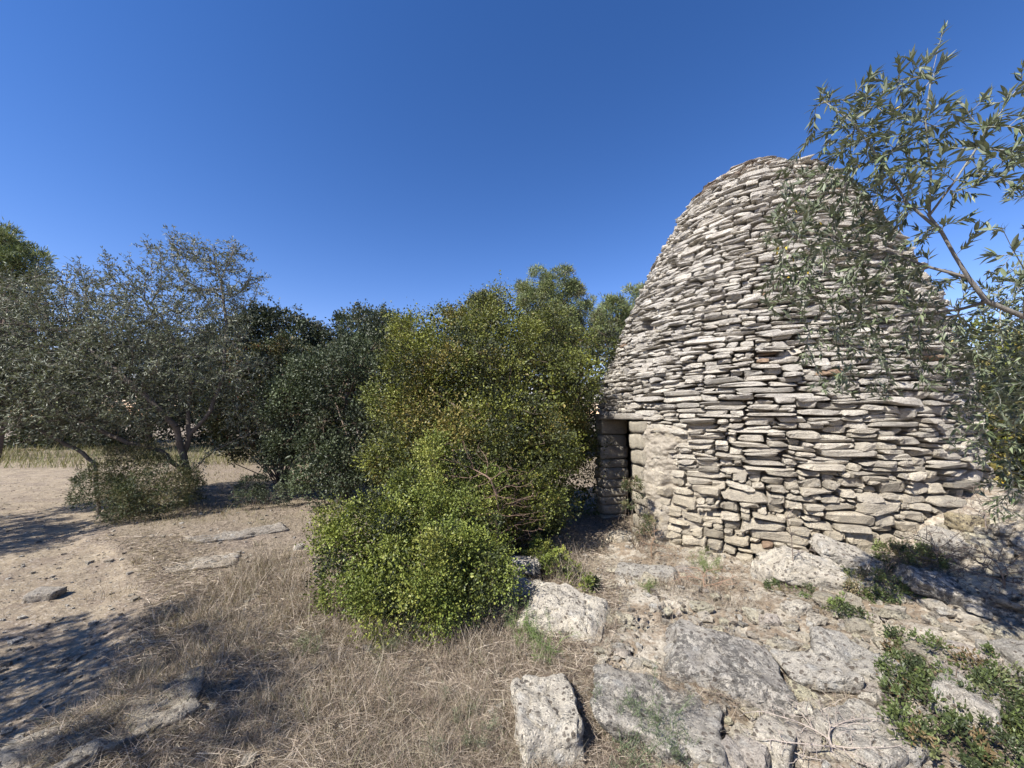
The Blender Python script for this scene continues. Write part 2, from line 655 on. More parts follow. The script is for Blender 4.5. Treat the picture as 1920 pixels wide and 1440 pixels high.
def build_hut():
    rg = np.random.default_rng(8)
    root = empty('dry_stone_hut', (HC[0], HC[1], 0))
    tag(root, 'tall beehive dry stone hut with a low dark doorway beside the big green bush', 'hut')
    inv = Matrix.Translation((-HC[0], -HC[1], 0))
    OFF = np.array([HC[0], HC[1], 0])

    n = len(ST)
    a, z, wd, t, tilt = ST.T
    zc = z + t / 2
    r = hut_r(zc)
    slope = np.abs(hut_r(zc + .06) - hut_r(zc - .06)) / .12
    dep = .22 + .20 * rg.uniform(size=n) + np.clip(slope, 0, 3) * .16
    dims = np.stack([wd * .99 - .006, dep, t * .99 - .001], -1)
    cx, cy = hut_c(zc)
    P = np.stack([cx + r * np.cos(a), cy + r * np.sin(a), zc], -1)
    px, py, d = proj(P)
    nrm = np.stack([np.cos(a), np.sin(a)], -1)
    tocam = unit(-P[:, :2])
    face = (nrm * tocam).sum(1)
    gh = hgt(P[:, 0], P[:, 1])
    size = wd * t * np.clip(face, 0, 1) / d ** 2 * (zc > gh + .02)
    big = np.zeros(n, bool)
    big[np.argsort(-size)[:300]] = True
    k = rg.normal(1, .13, n)
    warm = np.clip(1.25 - zc / 1.5, 0, 1) * .8 + rg.uniform(0, .25, n)
    grey = np.array([.65, .615, .55]); cream = np.array([.60, .53, .405])
    col = (grey[None] * (1 - warm[:, None]) + cream[None] * warm[:, None]) * k[:, None]
    odd = rg.uniform(size=n)
    col[odd < .006] = np.array([.38, .26, .17])
    col[odd > .93] *= .78
    topm = zc > 5.15
    col[topm & (odd < .4)] = np.array([.30, .235, .18])
    out = rg.normal(0, .020, n) + np.where(rg.uniform(size=n) < .08, .035, 0) - np.where(rg.uniform(size=n) < .08, .05, 0)
    yaw = rg.normal(0, .06, n); dip = rg.uniform(0, .14, n)

    def world(sel, tmpl):
        L = stones_local(len(sel), dims[sel], tmpl, rg, (.10, .13, .15), .036, 9.0, .70)
        lx, ly, lz = L[..., 0], L[..., 1], L[..., 2]
        tl = np.arctan2(tilt[sel], wd[sel])[:, None]
        lz2 = lz * np.cos(tl) + lx * np.sin(tl)
        ly2 = ly + lx * yaw[sel][:, None]
        rad = (r + out - dep / 2)[sel][:, None] + ly2
        lz2 = lz2 - ly2 * dip[sel][:, None]
        th = a[sel][:, None] + lx / np.maximum((r + out)[sel][:, None], .25)
        return np.stack([cx[sel][:, None] + rad * np.cos(th), cy[sel][:, None] + rad * np.sin(th), zc[sel][:, None] + lz2], -1) - OFF

    hole = (px > 1193) & (px < 1232) & (py > 598) & (py < 620) & (face > 0)      # a few stones have fallen out here
    gone = hole
    big &= ~gone
    bi = np.where(big)[0]
    Vb = world(bi, TM)
    for q_, i in enumerate(bi):
        c = Vb[q_].mean(0)
        m = make_mesh('stone', Vb[q_] - c, TM[1], np.tile(col[i], (len(TM[0]), 1)), False, M_STONE)
        o = mobj('stone', m, root); o.location = c
    acc_ = Acc()
    for sel, tm in ((np.where(~big & ~gone & (face > .05))[0], box_template(4, 2, 2, .6)), (np.where(~big & (face <= .05))[0], box_template(3, 1, 2))):
        VV = world(sel, tm); Mv = len(tm[0])
        acc_.add(VV.reshape(-1, 3), (tm[1][None] + (np.arange(len(sel)) * Mv)[:, None, None]).reshape(-1, 4), np.repeat(col[sel], Mv, 0))
    o = mobj('wall_stones', acc_.mesh('wall_stones', M_STONE), root)
    o['kind'] = 'stuff'

    # ---- rubble core of the wall with the door passage and the chamber inside
    K = 160; angs = np.arange(K + 1) / K * 2 * math.pi
    zs = np.concatenate([np.linspace(-.4, 1.63, 8), np.linspace(1.75, 5.45, 26)])
    Vc = []; Qc = []
    dn = np.array([math.cos(A0), math.sin(A0)]); dt = np.array([-dn[1], dn[0]])
    def indoor(k):
        am = (k + .5) / K * 2 * math.pi
        da = (am - A0 + math.pi) % (2 * math.pi) - math.pi
        return abs(da) * 2.3 < DOORW / 2 + .09
    for surf, inset in ((0, .17), (1, .50)):
        base = len(Vc)
        for zz in zs:
            zq = min(zz, 4.6) if surf else zz
            rr_ = max(float(hut_r(zq)) - inset, .03); cxx, cyy = hut_c(zq)
            for an in angs:
                Vc.append((cxx + rr_ * math.cos(an) - HC[0], cyy + rr_ * math.sin(an) - HC[1], zq))
        for iz in range(len(zs) - 1):
            for k in range(K):
                if indoor(k) and zs[iz + 1] <= 1.64: continue
                qd = [base + iz * (K + 1) + k, base + iz * (K + 1) + k + 1, base + (iz + 1) * (K + 1) + k + 1, base + (iz + 1) * (K + 1) + k]
                Qc.append(qd if surf == 0 else qd[::-1])
    cap = len(Vc)
    Vc.append((hut_c(5.5)[0] - HC[0], hut_c(5.5)[1] - HC[1], 5.47))
    top = (len(zs) - 1) * (K + 1)
    Tc = [[top + k, top + k + 1, cap] for k in range(K)]
    Vc = np.array(Vc)
    o = mobj('wall_core', make_mesh('wall_core', Vc, [np.array(Qc), np.array(Tc)], np.tile([.30, .26, .22], (len(Vc), 1)), True, M_ROCK), root)

    # ---- jamb blocks, lintels
    TB = box_template(6, 6, 4)
    SH = np.array(hut_c(.9)) - HC
    def block(name, s, off, zlo, zhi, length, depth, colr, corner=(.05, .03, .05), push=0):
        dims = np.array([[length, depth, zhi - zlo]])
        Lb = stones_local(1, dims, TB, rg, corner, .012, 14.0)[0]
        rc = 2.37 - depth / 2 + push
        ctr = np.array([dn[0] * rc + dt[0] * off + SH[0], dn[1] * rc + dt[1] * off + SH[1], (zlo + zhi) / 2])
        G = Lb[:, :1] * np.array([dt[0], dt[1], 0]) + Lb[:, 1:2] * np.array([dn[0], dn[1], 0]) + Lb[:, 2:] * np.array([0, 0, 1.])
        m = make_mesh(name, G, TB[1], np.tile(colr, (len(G), 1)), True, M_STONE)
        ob = mobj(name, m, root); ob.location = ctr
        return ob
    pale = np.array([.52, .47, .37])
    for s in (-1, 1):
        zz = -.1
        while zz < 1.50:
            hh = min(rg.uniform(.10, .21), 1.545 - zz)
            if 1.545 - (zz + hh) < .1: hh = 1.545 - zz
            ln = rg.uniform(.24, .34)
            block('jamb_stone', s, s * (DOORW / 2 + ln / 2 + rg.normal(0, .006)), zz, zz + hh - .008, ln, rg.uniform(.42, .47), pale * rg.normal(1, .05), push=-.012 * abs(1) + rg.normal(0, .006))
            zz += hh
    block('lintel', 0, 0, 1.548, 1.640, DOORW + .42, .34, np.array([.50, .46, .40]), push=.02)
    block('lintel', 0, 0, 1.540, 1.640, DOORW + .40, .30, np.array([.42, .38, .33]), push=-.35)

    # ---- patch of old mortar smeared over the wall right of the door
    NA, NZ = 90, 110
    uu = np.linspace(0, 1, NA); vv = np.linspace(0, 1, NZ)
    U, W = np.meshgrid(uu, vv)
    arc = DOORW / 2 + .16 + U * .95
    an = A0 + arc / 2.38
    z_ = -.1 + W * 1.62
    ns = fbm(arc, z_, 2.2, 4, 70)
    edge = sstep(.0, .30, .72 + .45 * ns - U - .22 * np.abs(W - .35))
    topf = sstep(0, .05, 1.0 - W + ns * .03 - .01)
    off = -.085 + .118 * edge * np.minimum(topf, 1) + .034 * fbm(arc, z_ * 1.8, 7, 4, 73) * edge + .016 * fbm(arc, z_ * 1.6, 26, 3, 74)
    left = sstep(0, .10, U)
    off = off * left + (-.03) * (1 - left)
    rad_ = hut_r(z_) + off
    VV = np.stack([rad_ * np.cos(an) + SH[0], rad_ * np.sin(an) + SH[1], z_], -1).reshape(-1, 3)
    i_, j_ = np.meshgrid(np.arange(NZ - 1), np.arange(NA - 1), indexing='ij')
    QQ = np.stack([i_ * NA + j_, i_ * NA + j_ + 1, (i_ + 1) * NA + j_ + 1, (i_ + 1) * NA + j_], -1).reshape(-1, 4)
    o = mobj('mortar', make_mesh('mortar', VV, QQ, None, True, M_MORTAR), root)

    # ---- flat slabs closing the top
    cx5, cy5 = hut_c(5.5)
    for k_ in range(15):
        ang = k_ / 11 * 6.283 + rg.normal(0, .1)
        rad0 = .36 if k_ < 11 else .12
        zt = 5.525 + (.035 if k_ >= 11 else 0) + rg.uniform(0, .03)
        dims = np.array([[rg.uniform(.26, .42), rg.uniform(.3, .46), rg.uniform(.035, .06)]])
        Lb = stones_local(1, dims, TB, rg, (.12, .12, .15), .02)[0]
        ca, sa = math.cos(ang), math.sin(ang)
        G = Lb[:, :1] * np.array([-sa, ca, 0]) + Lb[:, 1:2] * np.array([ca, sa, 0]) + Lb[:, 2:] * np.array([0, 0, 1.])
        G[:, 2] -= .10 * (Lb[:, 1])
        m = make_mesh('cap_stone', G, TB[1], np.tile(np.array([.42, .37, .32]) * rg.normal(1, .12), (len(G), 1)), True, M_STONE)
        ob = mobj('cap_stone', m, root)
        ob.location = (cx5 - HC[0] + ca * rad0, cy5 - HC[1] + sa * rad0, zt)
    return root


build_hut()
print('hut', time.time() - T0, len(ST))


# ---------------------------------------------------------------- leaves, tubes and trees
def leaf_quads(P, D, L, W, rg, fold=.25):
    """folded 2-triangle leaves. P base, D direction, L length, W width"""
    n = len(P)
    D = unit(D)
    rv = rg.normal(size=(n, 3))
    S = unit(np.cross(D, rv)); N = np.cross(S, D)
    L = np.broadcast_to(L, (n,))[:, None]; W = np.broadcast_to(W, (n,))[:, None]
    mid = P + D * L * .5
    V = np.stack([P, mid + S * W * .5 + N * W * fold, P + D * L, mid - S * W * .5 + N * W * fold], 1).reshape(-1, 3)
    b = np.arange(n)[:, None] * 4
    T = np.concatenate([b + np.array([0, 1, 2]), b + np.array([0, 2, 3])], 0)
    return V, T


def tubes(A, B, ra, rb, sides=5):
    n = len(A)
    D = unit(B - A)
    up = np.where(np.abs(D[:, 2:3]) > .9, np.array([1., 0, 0]), np.array([0, 0, 1.]))
    S = unit(np.cross(D, up)); N = np.cross(D, S)
    an = np.arange(sides) / sides * 2 * math.pi
    ring = np.cos(an)[None, :, None] * S[:, None] + np.sin(an)[None, :, None] * N[:, None]
    Va = A[:, None] + ring * np.reshape(ra, (-1, 1, 1)); Vb = B[:, None] + ring * np.reshape(rb, (-1, 1, 1))
    V = np.concatenate([Va, Vb], 1).reshape(-1, 3)
    b = (np.arange(n) * 2 * sides)[:, None]
    qs = []
    for k in range(sides):
        k2 = (k + 1) % sides
        qs.append(b + np.array([k, k2, sides + k2, sides + k]))
    return V, np.concatenate(qs, 0)


def grow(nodes, parents, att, step, infl, kill, iters, rg, grav=0.0, maxn=12000):
    """space colonisation"""
    N = np.zeros((maxn, 3)); Pn = np.full(maxn, -1)
    n = len(nodes); N[:n] = nodes; Pn[:n] = parents
    near = np.full(len(att), 1e9); who = np.zeros(len(att), int)
    alive = np.ones(len(att), bool)
    start = 0
    for it in range(iters):
        new = N[start:n]
        ai = np.where(alive)[0]
        if len(ai) == 0: break
        for k in range(0, len(new), 300):
            d = np.linalg.norm(att[ai][:, None] - new[None, k:k + 300], axis=2)
            m = d.argmin(1); dm = d[np.arange(len(ai)), m]
            up = dm < near[ai]
            near[ai[up]] = dm[up]; who[ai[up]] = start + k + m[up]
        alive &= near > kill
        ai = np.where(alive & (near < infl))[0]
        if len(ai) == 0: break
        vec = unit(att[ai] - N[who[ai]])
        ws = np.unique(who[ai])
        acc = np.zeros((n, 3)); np.add.at(acc, who[ai], vec)
        dirs = unit(acc[ws] + rg.normal(0, .18, (len(ws), 3)) + np.array([0, 0, grav]))
        par = Pn[ws]
        bd = np.where((par >= 0)[:, None], unit(N[ws] - N[np.maximum(par, 0)]), 0)
        dirs = unit(dirs + bd * .35)
        start = n
        cnt = min(len(ws), maxn - n)
        if cnt <= 0: break
        N[n:n + cnt] = N[ws[:cnt]] + dirs[:cnt] * step
        Pn[n:n + cnt] = ws[:cnt]
        n += cnt
    N = N[:n]; Pn = Pn[:n]
    return N, Pn


def radii(Pn, r0, ex=2.4, rmax=1.0, n0=0, seedr=None):
    n = len(Pn)
    acc = np.zeros(n)
    for i in range(n - 1, -1, -1):
        if acc[i] == 0: acc[i] = r0 ** ex
        if Pn[i] >= 0: acc[Pn[i]] += acc[i]
    return np.minimum(acc ** (1 / ex), rmax)


def ball(rg, n, c, r):
    v = unit(rg.normal(size=(n, 3))) * (rg.uniform(size=(n, 1)) ** (1 / 3))
    return np.array(c) + v * np.array(r)


def palette(rg, n, cols, w=None, var=.18):
    cols = np.array(cols, float)
    idx = rg.choice(len(cols), n, p=w)
    return cols[idx] * rg.normal(1, var, (n, 1)).clip(.5, 1.6)


def olive_tree(name, label, seeds, par, lobes, rg, dens=55, leaf=.045, lw=.011, per=3, group=None, cat='tree', step=.11, bark=(.13, .11, .092), r0=.0041,
               cols=((.14, .16, .08), (.18, .20, .105), (.09, .10, .05), (.25, .26, .17)), tl=(.10, .30), nl=9, rmax=.14, trunk_name='trunk', leaf_mat=None):
    """seeds: hand-laid trunk nodes, par their parents; lobes (centre, radius, weight)"""
    att = []
    for c, r, wt in lobes:
        r = np.broadcast_to(r, (3,))
        n = int(dens * wt * r[0] * r[1] * r[2] * 4.19)
        att.append(ball(rg, n, c, r))
    att = np.concatenate(att)
    N, Pn = grow(np.array(seeds, float), np.array(par), att, step, step * 14, step * 1.5, 90, rg, .04)
    rad = radii(Pn, r0, 2.3, rmax)
    root_xy = N[0].copy()
    root = empty(name, tuple(root_xy))
    tag(root, label, cat, group)
    ch = np.where(Pn >= 0)[0]
    A = N[Pn[ch]] - root_xy; B = N[ch] - root_xy
    wood = Acc()
    ra = np.minimum(rad[Pn[ch]], rad[ch] * 1.35)
    thick = rad[ch] > .02
    for m, s in ((thick, 8), (~thick, 3)):
        if m.any():
            V, q_ = tubes(A[m], B[m] + (B[m] - A[m]) * .08, ra[m], rad[ch][m], s); wood.add(V, q_, np.array(bark))
    # side twigs with leaves
    thin = ch[rad[ch] < r0 * 2.6]
    P = np.repeat(N[thin], per, 0) - root_xy
    base = np.repeat(unit(N[thin] - N[Pn[thin]]), per, 0)
    D = unit(base * .7 + rg.normal(0, .75, P.shape) + np.array([0, 0, .22]))
    Lt = rg.uniform(tl[0], tl[1], len(P))
    E_ = P + D * Lt[:, None]
    V, q_ = tubes(P, E_, np.full(len(P), r0 * .6), np.full(len(P), r0 * .3), 3); wood.add(V, q_, np.array(bark) * 1.25)
    mw = wood.mesh('trunk', M_BARK, True)
    mobj(trunk_name, mw, root)
    tt = rg.uniform(.15, 1.05, (len(P), nl))
    LP = (P[:, None] + D[:, None] * (Lt[:, None] * tt)[..., None]).reshape(-1, 3)
    LD = unit(np.repeat(D, nl, 0) * .8 + rg.normal(0, .6, (len(LP), 3)))
    n = len(LP)
    V, Tq = leaf_quads(LP, LD, rg.uniform(.7, 1.25, n) * leaf, lw * rg.uniform(.8, 1.3, n), rg)
    cl = palette(rg, n, cols)
    me_ = make_mesh('foliage', V, Tq, np.repeat(cl, 4, 0), False, leaf_mat or M_OLIVE_FAR)
    f = mobj('foliage', me_, root)
    print(name, 'nodes', len(N), 'leaves', n, round(time.time() - T0, 1))
    return root


def bush(name, label, lobes, rg, cols, w=None, leaf=.022, lw=.014, sub=.22, lai=.7, fill=.5, trunk=None, cat='bush', group=None,
         twigcol=(.16, .12, .09), up=.3, stems=40, shell=.45, fillscale=2.0, ragged=.16, shoots=4):
    """crown: every lobe is covered by smaller billows, and every billow by leaves; plus inner leaves and stems"""
    L = [(np.array(c, float), np.broadcast_to(np.array(r, float), (3,)), wt) for c, r, wt in lobes]
    la = leaf * lw * .55
    subs = []; Pi = []
    for c, r, wt in L:
        rm = float(np.cbrt(r.prod()))
        ns = max(3, int(4 * rm * rm / (sub * sub) * 1.1 * wt))
        d = unit(rg.normal(size=(ns, 3)))
        p = c + d * r * rg.uniform(.72, 1.02, (ns, 1))
        ins = np.zeros(ns, bool)
        for c2, r2, _ in L:
            if c2 is c: continue
            ins |= (((p - c2) / r2) ** 2).sum(1) < .45
        back = (d * unit(c * [1, 1, 0])).sum(1) > .45
        keep = ~ins & (p[:, 2] > hgt(p[:, 0], p[:, 1], False) - sub * .3) & ~(back & (rg.uniform(size=ns) < .75))
        rs = sub * rg.uniform(.6, 1.35, ns)
        for a_, b_, c_ in zip(p[keep], d[keep], rs[keep]): subs.append((a_, b_, min(c_, rm * .8)))
        k = int(fill * wt * 4 * rm * rm / (la * fillscale ** 2))
        q = unit(rg.normal(size=(k, 3))) * rg.uniform(.35, .92, (k, 1)) * r + c
        Pi.append(q[q[:, 2] > hgt(q[:, 0], q[:, 1], False) + .02])
    sc_ = np.array([x[0] for x in subs]); sn_ = np.array([x[1] for x in subs]); sr_ = np.array([x[2] for x in subs])
    nl = np.maximum(4, (lai * 4 * math.pi * sr_ ** 2 * .6 / la)).astype(int)
    idx = np.repeat(np.arange(len(subs)), nl)
    n = len(idx)
    d = unit(rg.normal(size=(n, 3)) + sn_[idx] * .9)
    rad = 1 - shell * rg.uniform(size=n) ** 1.5 + np.abs(rg.normal(0, ragged, n))
    # finer lumps on the billow
    lump = 1 + .24 * np.sin(d[:, 0] * 7 + idx) * np.sin(d[:, 1] * 6 + idx * 1.7) + .16 * np.sin(d[:, 2] * 11 + idx * .6)
    P = sc_[idx] + d * (sr_[idx] * rad * lump)[:, None] * np.array([1, 1, .85])
    Dr = unit(d * .75 + rg.normal(0, .6, (n, 3)) + np.array([0, 0, up]))
    carr = np.array(cols, float)
    scol = carr[rg.choice(len(cols), len(subs), p=w)] * rg.normal(1, .14, (len(subs), 1)).clip(.6, 1.5)
    C = scol[idx] * rg.normal(1, .22, (n, 1)).clip(.45, 1.8)
    sw = rg.uniform(size=n) < .35
    C[sw] = carr[rg.choice(len(cols), sw.sum(), p=w)] * rg.normal(1, .15, (sw.sum(), 1))
    if shoots:
        nsub = len(subs); q = np.repeat(np.arange(nsub), shoots)
        q = q[rg.uniform(size=len(q)) < .75]
        sdir = unit(sn_[q] * .8 + rg.normal(0, .5, (len(q), 3)) + np.array([0, 0, .55]))
        s0 = sc_[q] + unit(sn_[q] + rg.normal(0, .6, (len(q), 3))) * sr_[q][:, None] * .75
        slen = sr_[q] * rg.uniform(.35, 1.15, len(q))
        per = 16
        tt = rg.uniform(.0, 1.0, (len(q), per))
        SP = (s0[:, None] + sdir[:, None] * (slen[:, None] * tt)[..., None] + rg.normal(0, leaf * .4, (len(q), per, 3))).reshape(-1, 3)
        SD = unit(np.repeat(sdir, per, 0) * .8 + rg.normal(0, .6, SP.shape))
        SC = np.repeat(scol[q], per, 0) * rg.normal(1.12, .2, (len(SP), 1)).clip(.6, 1.9)
        P = np.concatenate([P, SP]); Dr = np.concatenate([Dr, SD]); C = np.concatenate([C, SC]); n = len(P)
    Pi = np.concatenate(Pi); m = len(Pi)
    keep = P[:, 2] > hgt(P[:, 0], P[:, 1], False) + .005
    P, Dr, C = P[keep], Dr[keep], C[keep]; n = len(P)
    base = np.array(trunk, float) if trunk is not None else np.array([sc_[:, 0].mean(), sc_[:, 1].mean(), 0])
    base[2] = float(hgt(base[0], base[1]))
    root = empty(name, tuple(base)); tag(root, label, cat, group)
    V, Tq = leaf_quads(P - base, Dr, leaf * rg.uniform(.6, 1.35, n), lw * rg.uniform(.7, 1.3, n), rg, .2)
    Ci = carr[rg.choice(len(cols), m, p=w)] * rg.normal(1, .2, (m, 1)).clip(.5, 1.6)
    V2, T2 = leaf_quads(Pi - base, rg.normal(size=(m, 3)), leaf * fillscale * rg.uniform(.7, 1.2, m), lw * fillscale * rg.uniform(.7, 1.2, m), rg, .2)
    mobj('foliage', make_mesh('foliage', np.concatenate([V, V2]), np.concatenate([Tq, T2 + len(V)]), np.repeat(np.concatenate([C, Ci]), 4, 0), False, M_LEAF), root)
    # stems: base -> billow centres, bending, with finer twigs inside the billows
    wood = Acc()
    hg = max(.3, float((sc_[:, 2] - base[2]).max()))
    k = rg.choice(len(subs), min(len(subs), stems), replace=False)
    E_ = sc_[k] - base
    tree = hg > 3.4
    A = (np.array([[0, 0, hg * .45]]) + rg.normal(0, .05 * hg, (len(k), 3))) if tree else rg.normal(0, .05, (len(k), 3)) * [1, 1, 0]
    mid = A * .5 + E_ * .5 + rg.normal(0, .10, A.shape) * np.linalg.norm(E_ - A, axis=1, keepdims=True)
    th = .0045 * max(.6, hg)
    for a_, b_, r1, r2 in ((A, mid, th, th * .65), (mid, E_, th * .65, th * .3)):
        V, q_ = tubes(a_, b_, np.full(len(k), r1), np.full(len(k), r2), 5); wood.add(V, q_, np.array(twigcol))
    j = rg.choice(len(subs), min(6 * len(subs), 700))
    a_ = sc_[j] - base; b_ = a_ + unit(rg.normal(size=(len(j), 3)) + sn_[j] * .6) * (sr_[j] * rg.uniform(.7, 1.2, len(j)))[:, None]
    V, q_ = tubes(a_, b_, np.full(len(j), th * .25), np.full(len(j), th * .1), 3); wood.add(V, q_, np.array(twigcol))
    if tree:
        pts = np.array([[0, 0, -.1], [.02 * hg, .0, hg * .25], [-.015 * hg, 0.02, hg * .42], [0, 0, hg * .62]])
        V, q_ = tubes(pts[:-1], pts[1:], np.array([.026, .022, .017]) * hg, np.array([.022, .017, .008]) * hg, 9); wood.add(V, q_, np.array(twigcol))
    o = mobj('trunk' if tree else 'stems', wood.mesh('stems', M_BARK, True), root)
    if not tree: o['kind'] = 'stuff'
    print(name, 'leaves', n, 'inner', m, 'billows', len(subs), round(time.time() - T0, 1))
    return root


def px_lobe(px, py, Y, r, wt=1.0):
    return (at(px, py, Y), r, wt)


rg = np.random.default_rng(21)
GREEN_Y = ((.20, .215, .040), (.135, .155, .034), (.06, .07, .022), (.22, .18, .05), (.03, .038, .017))
GREEN_L = ((.215, .25, .048), (.15, .185, .038), (.065, .082, .026), (.26, .27, .06), (.03, .038, .018))
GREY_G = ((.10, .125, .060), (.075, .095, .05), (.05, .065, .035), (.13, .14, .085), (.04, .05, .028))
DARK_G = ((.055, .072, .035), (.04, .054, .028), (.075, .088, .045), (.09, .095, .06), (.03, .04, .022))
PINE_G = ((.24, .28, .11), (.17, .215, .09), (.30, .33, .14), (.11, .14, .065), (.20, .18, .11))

# --- the big bush beside the door
bush('rounded_bush', 'big rounded yellow-green bush pressed against the left side of the stone hut',
     [px_lobe(*a) for a in ((825, 665, 6.0, .72), (945, 655, 6.1, .78), (1050, 672, 6.2, .60), (1095, 655, 6.5, .40), (785, 740, 5.6, .55), (880, 745, 5.4, .78),
                            (1000, 740, 5.4, .70), (1055, 725, 5.9, .42), (775, 850, 5.1, .48), (850, 860, 4.9, .66), (955, 850, 4.75, .60), (1010, 830, 5.5, .42),
                            (745, 905, 4.9, .38), (980, 940, 4.8, .45), (830, 950, 4.5, .45), (1015, 930, 5.7, .40), (905, 615, 6.1, .42), (965, 610, 6.1, .42), (815, 625, 6.2, .38), (1000, 900, 5.8, .5), (830, 780, 5.7, .9), (940, 800, 5.6, .9), (1040, 820, 6.3, .42), (1075, 735, 6.4, .3), (1078, 850, 6.7, .40), (1082, 925, 6.7, .38), (1085, 790, 6.6, .35))],
     rg, GREEN_Y, (.26, .30, .18, .12, .14), leaf=.032, lw=.021, sub=.27, lai=.44, fill=.8, stems=60, trunk=(.1, 5.3, 0))
bush('low_bush', 'low bright green bush in front of the big bush, dry grass at its foot',
     [px_lobe(*a) for a in ((705, 985, 3.75, .33), (780, 955, 3.8, .33), (700, 1070, 3.4, .31), (790, 1060, 3.25, .36), (868, 1080, 3.2, .28), (662, 1035, 3.55, .24),
                            (860, 1010, 3.6, .36), (830, 1090, 3.2, .26), (820, 900, 4.1, .36), (900, 930, 4.15, .26), (735, 1130, 3.1, .21), (845, 1135, 3.05, .19), (668, 1090, 3.3, .18), (895, 1035, 3.35, .18))],
     rg, GREEN_L, (.30, .30, .14, .18, .08), leaf=.022, lw=.0155, sub=.14, lai=.62, fill=.9, ragged=.22, trunk=(-.8, 3.45, 0))
# --- grey-green shrub in the middle
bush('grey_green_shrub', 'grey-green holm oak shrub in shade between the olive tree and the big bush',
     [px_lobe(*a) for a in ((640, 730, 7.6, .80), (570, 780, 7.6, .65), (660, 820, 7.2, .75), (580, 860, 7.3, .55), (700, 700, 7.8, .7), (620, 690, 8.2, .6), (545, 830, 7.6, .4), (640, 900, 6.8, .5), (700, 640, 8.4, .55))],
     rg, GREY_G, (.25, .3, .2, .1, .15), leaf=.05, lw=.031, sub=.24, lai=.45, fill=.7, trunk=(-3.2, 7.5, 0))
bush('reddish_shrub', 'loose shrub with reddish leaves behind the olive tree, left of the grey-green shrub',
     [px_lobe(*a) for a in ((490, 720, 9.0, .8), (540, 710, 9.2, .75), (470, 790, 8.8, .6), (590, 700, 9.4, .6), (520, 780, 9.0, .6))],
     rg, ((.22, .07, .05), (.12, .12, .05), (.08, .10, .04), (.19, .15, .05), (.06, .075, .035)), (.07, .3, .28, .15, .2), leaf=.06, lw=.032, sub=.25, lai=.45, fill=.4, trunk=(-5.3, 9.0, 0))

# --- trees farther back
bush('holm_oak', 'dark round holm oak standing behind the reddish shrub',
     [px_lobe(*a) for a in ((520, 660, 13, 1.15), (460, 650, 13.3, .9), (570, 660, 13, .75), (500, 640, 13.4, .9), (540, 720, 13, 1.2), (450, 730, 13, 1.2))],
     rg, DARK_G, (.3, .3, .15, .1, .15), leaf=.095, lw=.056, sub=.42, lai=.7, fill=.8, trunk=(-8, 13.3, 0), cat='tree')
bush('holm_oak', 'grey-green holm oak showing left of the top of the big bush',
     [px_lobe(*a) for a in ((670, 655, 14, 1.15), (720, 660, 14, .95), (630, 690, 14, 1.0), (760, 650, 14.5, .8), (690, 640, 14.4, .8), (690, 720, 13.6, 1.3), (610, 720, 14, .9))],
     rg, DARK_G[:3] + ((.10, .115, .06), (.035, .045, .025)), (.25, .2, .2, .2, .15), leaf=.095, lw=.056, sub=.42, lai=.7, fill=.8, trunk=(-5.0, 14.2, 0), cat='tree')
def pine(label, lobes, trunk, r):
    return bush('pine_tree', label, [px_lobe(*a) for a in lobes], r, PINE_G, (.3, .25, .2, .15, .1), leaf=.19, lw=.032, sub=.33, lai=.75, fill=.5, shell=.5, ragged=.12, shoots=0, trunk=trunk, cat='tree', up=.5, twigcol=(.14, .11, .09))
pine('tall rounded pine rising above the big bush near the hut', ((1005, 545, 24, 1.1), (1050, 545, 24, 1.2), (1075, 575, 24, 1.2), (1020, 585, 24, 1.3), (1000, 575, 23.6, .9), (1095, 600, 24.3, .8), (1040, 620, 24, 1.6)), (2.6, 24, 0), rg)
pine('small pine top showing left of the tall rounded pine', ((905, 580, 25, .9), (890, 590, 25, .8), (930, 590, 25.3, .8), (905, 620, 25, 1.3)), (-1.9, 25.2, 0), rg)
pine('young pine between the big bush and the hut wall', ((1150, 590, 20, .85), (1140, 610, 20, .8), (1165, 640, 20, 1.1), (1130, 650, 19.5, .9), (1200, 570, 22, .9)), (5.7, 20, 0), rg)
pine('pine tree at the left edge behind the olive tree', ((5, 470, 14, .75), (30, 490, 14, .6), (-10, 500, 14, .8), (62, 505, 14.2, .4), (-40, 480, 14, 1.0), (20, 560, 15, .7), (60, 560, 15, .6), (-30, 600, 15, 1.1)), (-19.0, 14.2, 0), rg)
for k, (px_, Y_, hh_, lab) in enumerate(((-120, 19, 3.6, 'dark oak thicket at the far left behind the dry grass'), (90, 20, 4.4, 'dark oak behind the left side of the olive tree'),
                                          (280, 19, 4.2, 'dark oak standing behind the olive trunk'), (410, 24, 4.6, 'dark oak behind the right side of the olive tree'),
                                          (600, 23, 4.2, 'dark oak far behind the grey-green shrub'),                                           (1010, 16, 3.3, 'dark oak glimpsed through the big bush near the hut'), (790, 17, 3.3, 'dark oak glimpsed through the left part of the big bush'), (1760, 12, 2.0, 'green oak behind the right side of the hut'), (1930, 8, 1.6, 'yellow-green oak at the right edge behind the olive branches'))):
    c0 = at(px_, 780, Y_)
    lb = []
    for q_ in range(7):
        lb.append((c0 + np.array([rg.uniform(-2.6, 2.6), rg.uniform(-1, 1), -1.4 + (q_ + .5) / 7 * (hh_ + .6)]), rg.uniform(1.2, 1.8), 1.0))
    bush('oak_tree', lab, lb, rg, DARK_G if k < 7 else GREEN_Y, None, leaf=.15, lw=.085, sub=.6, lai=.35, fill=.8, trunk=(c0[0], c0[1], 0), cat='tree')

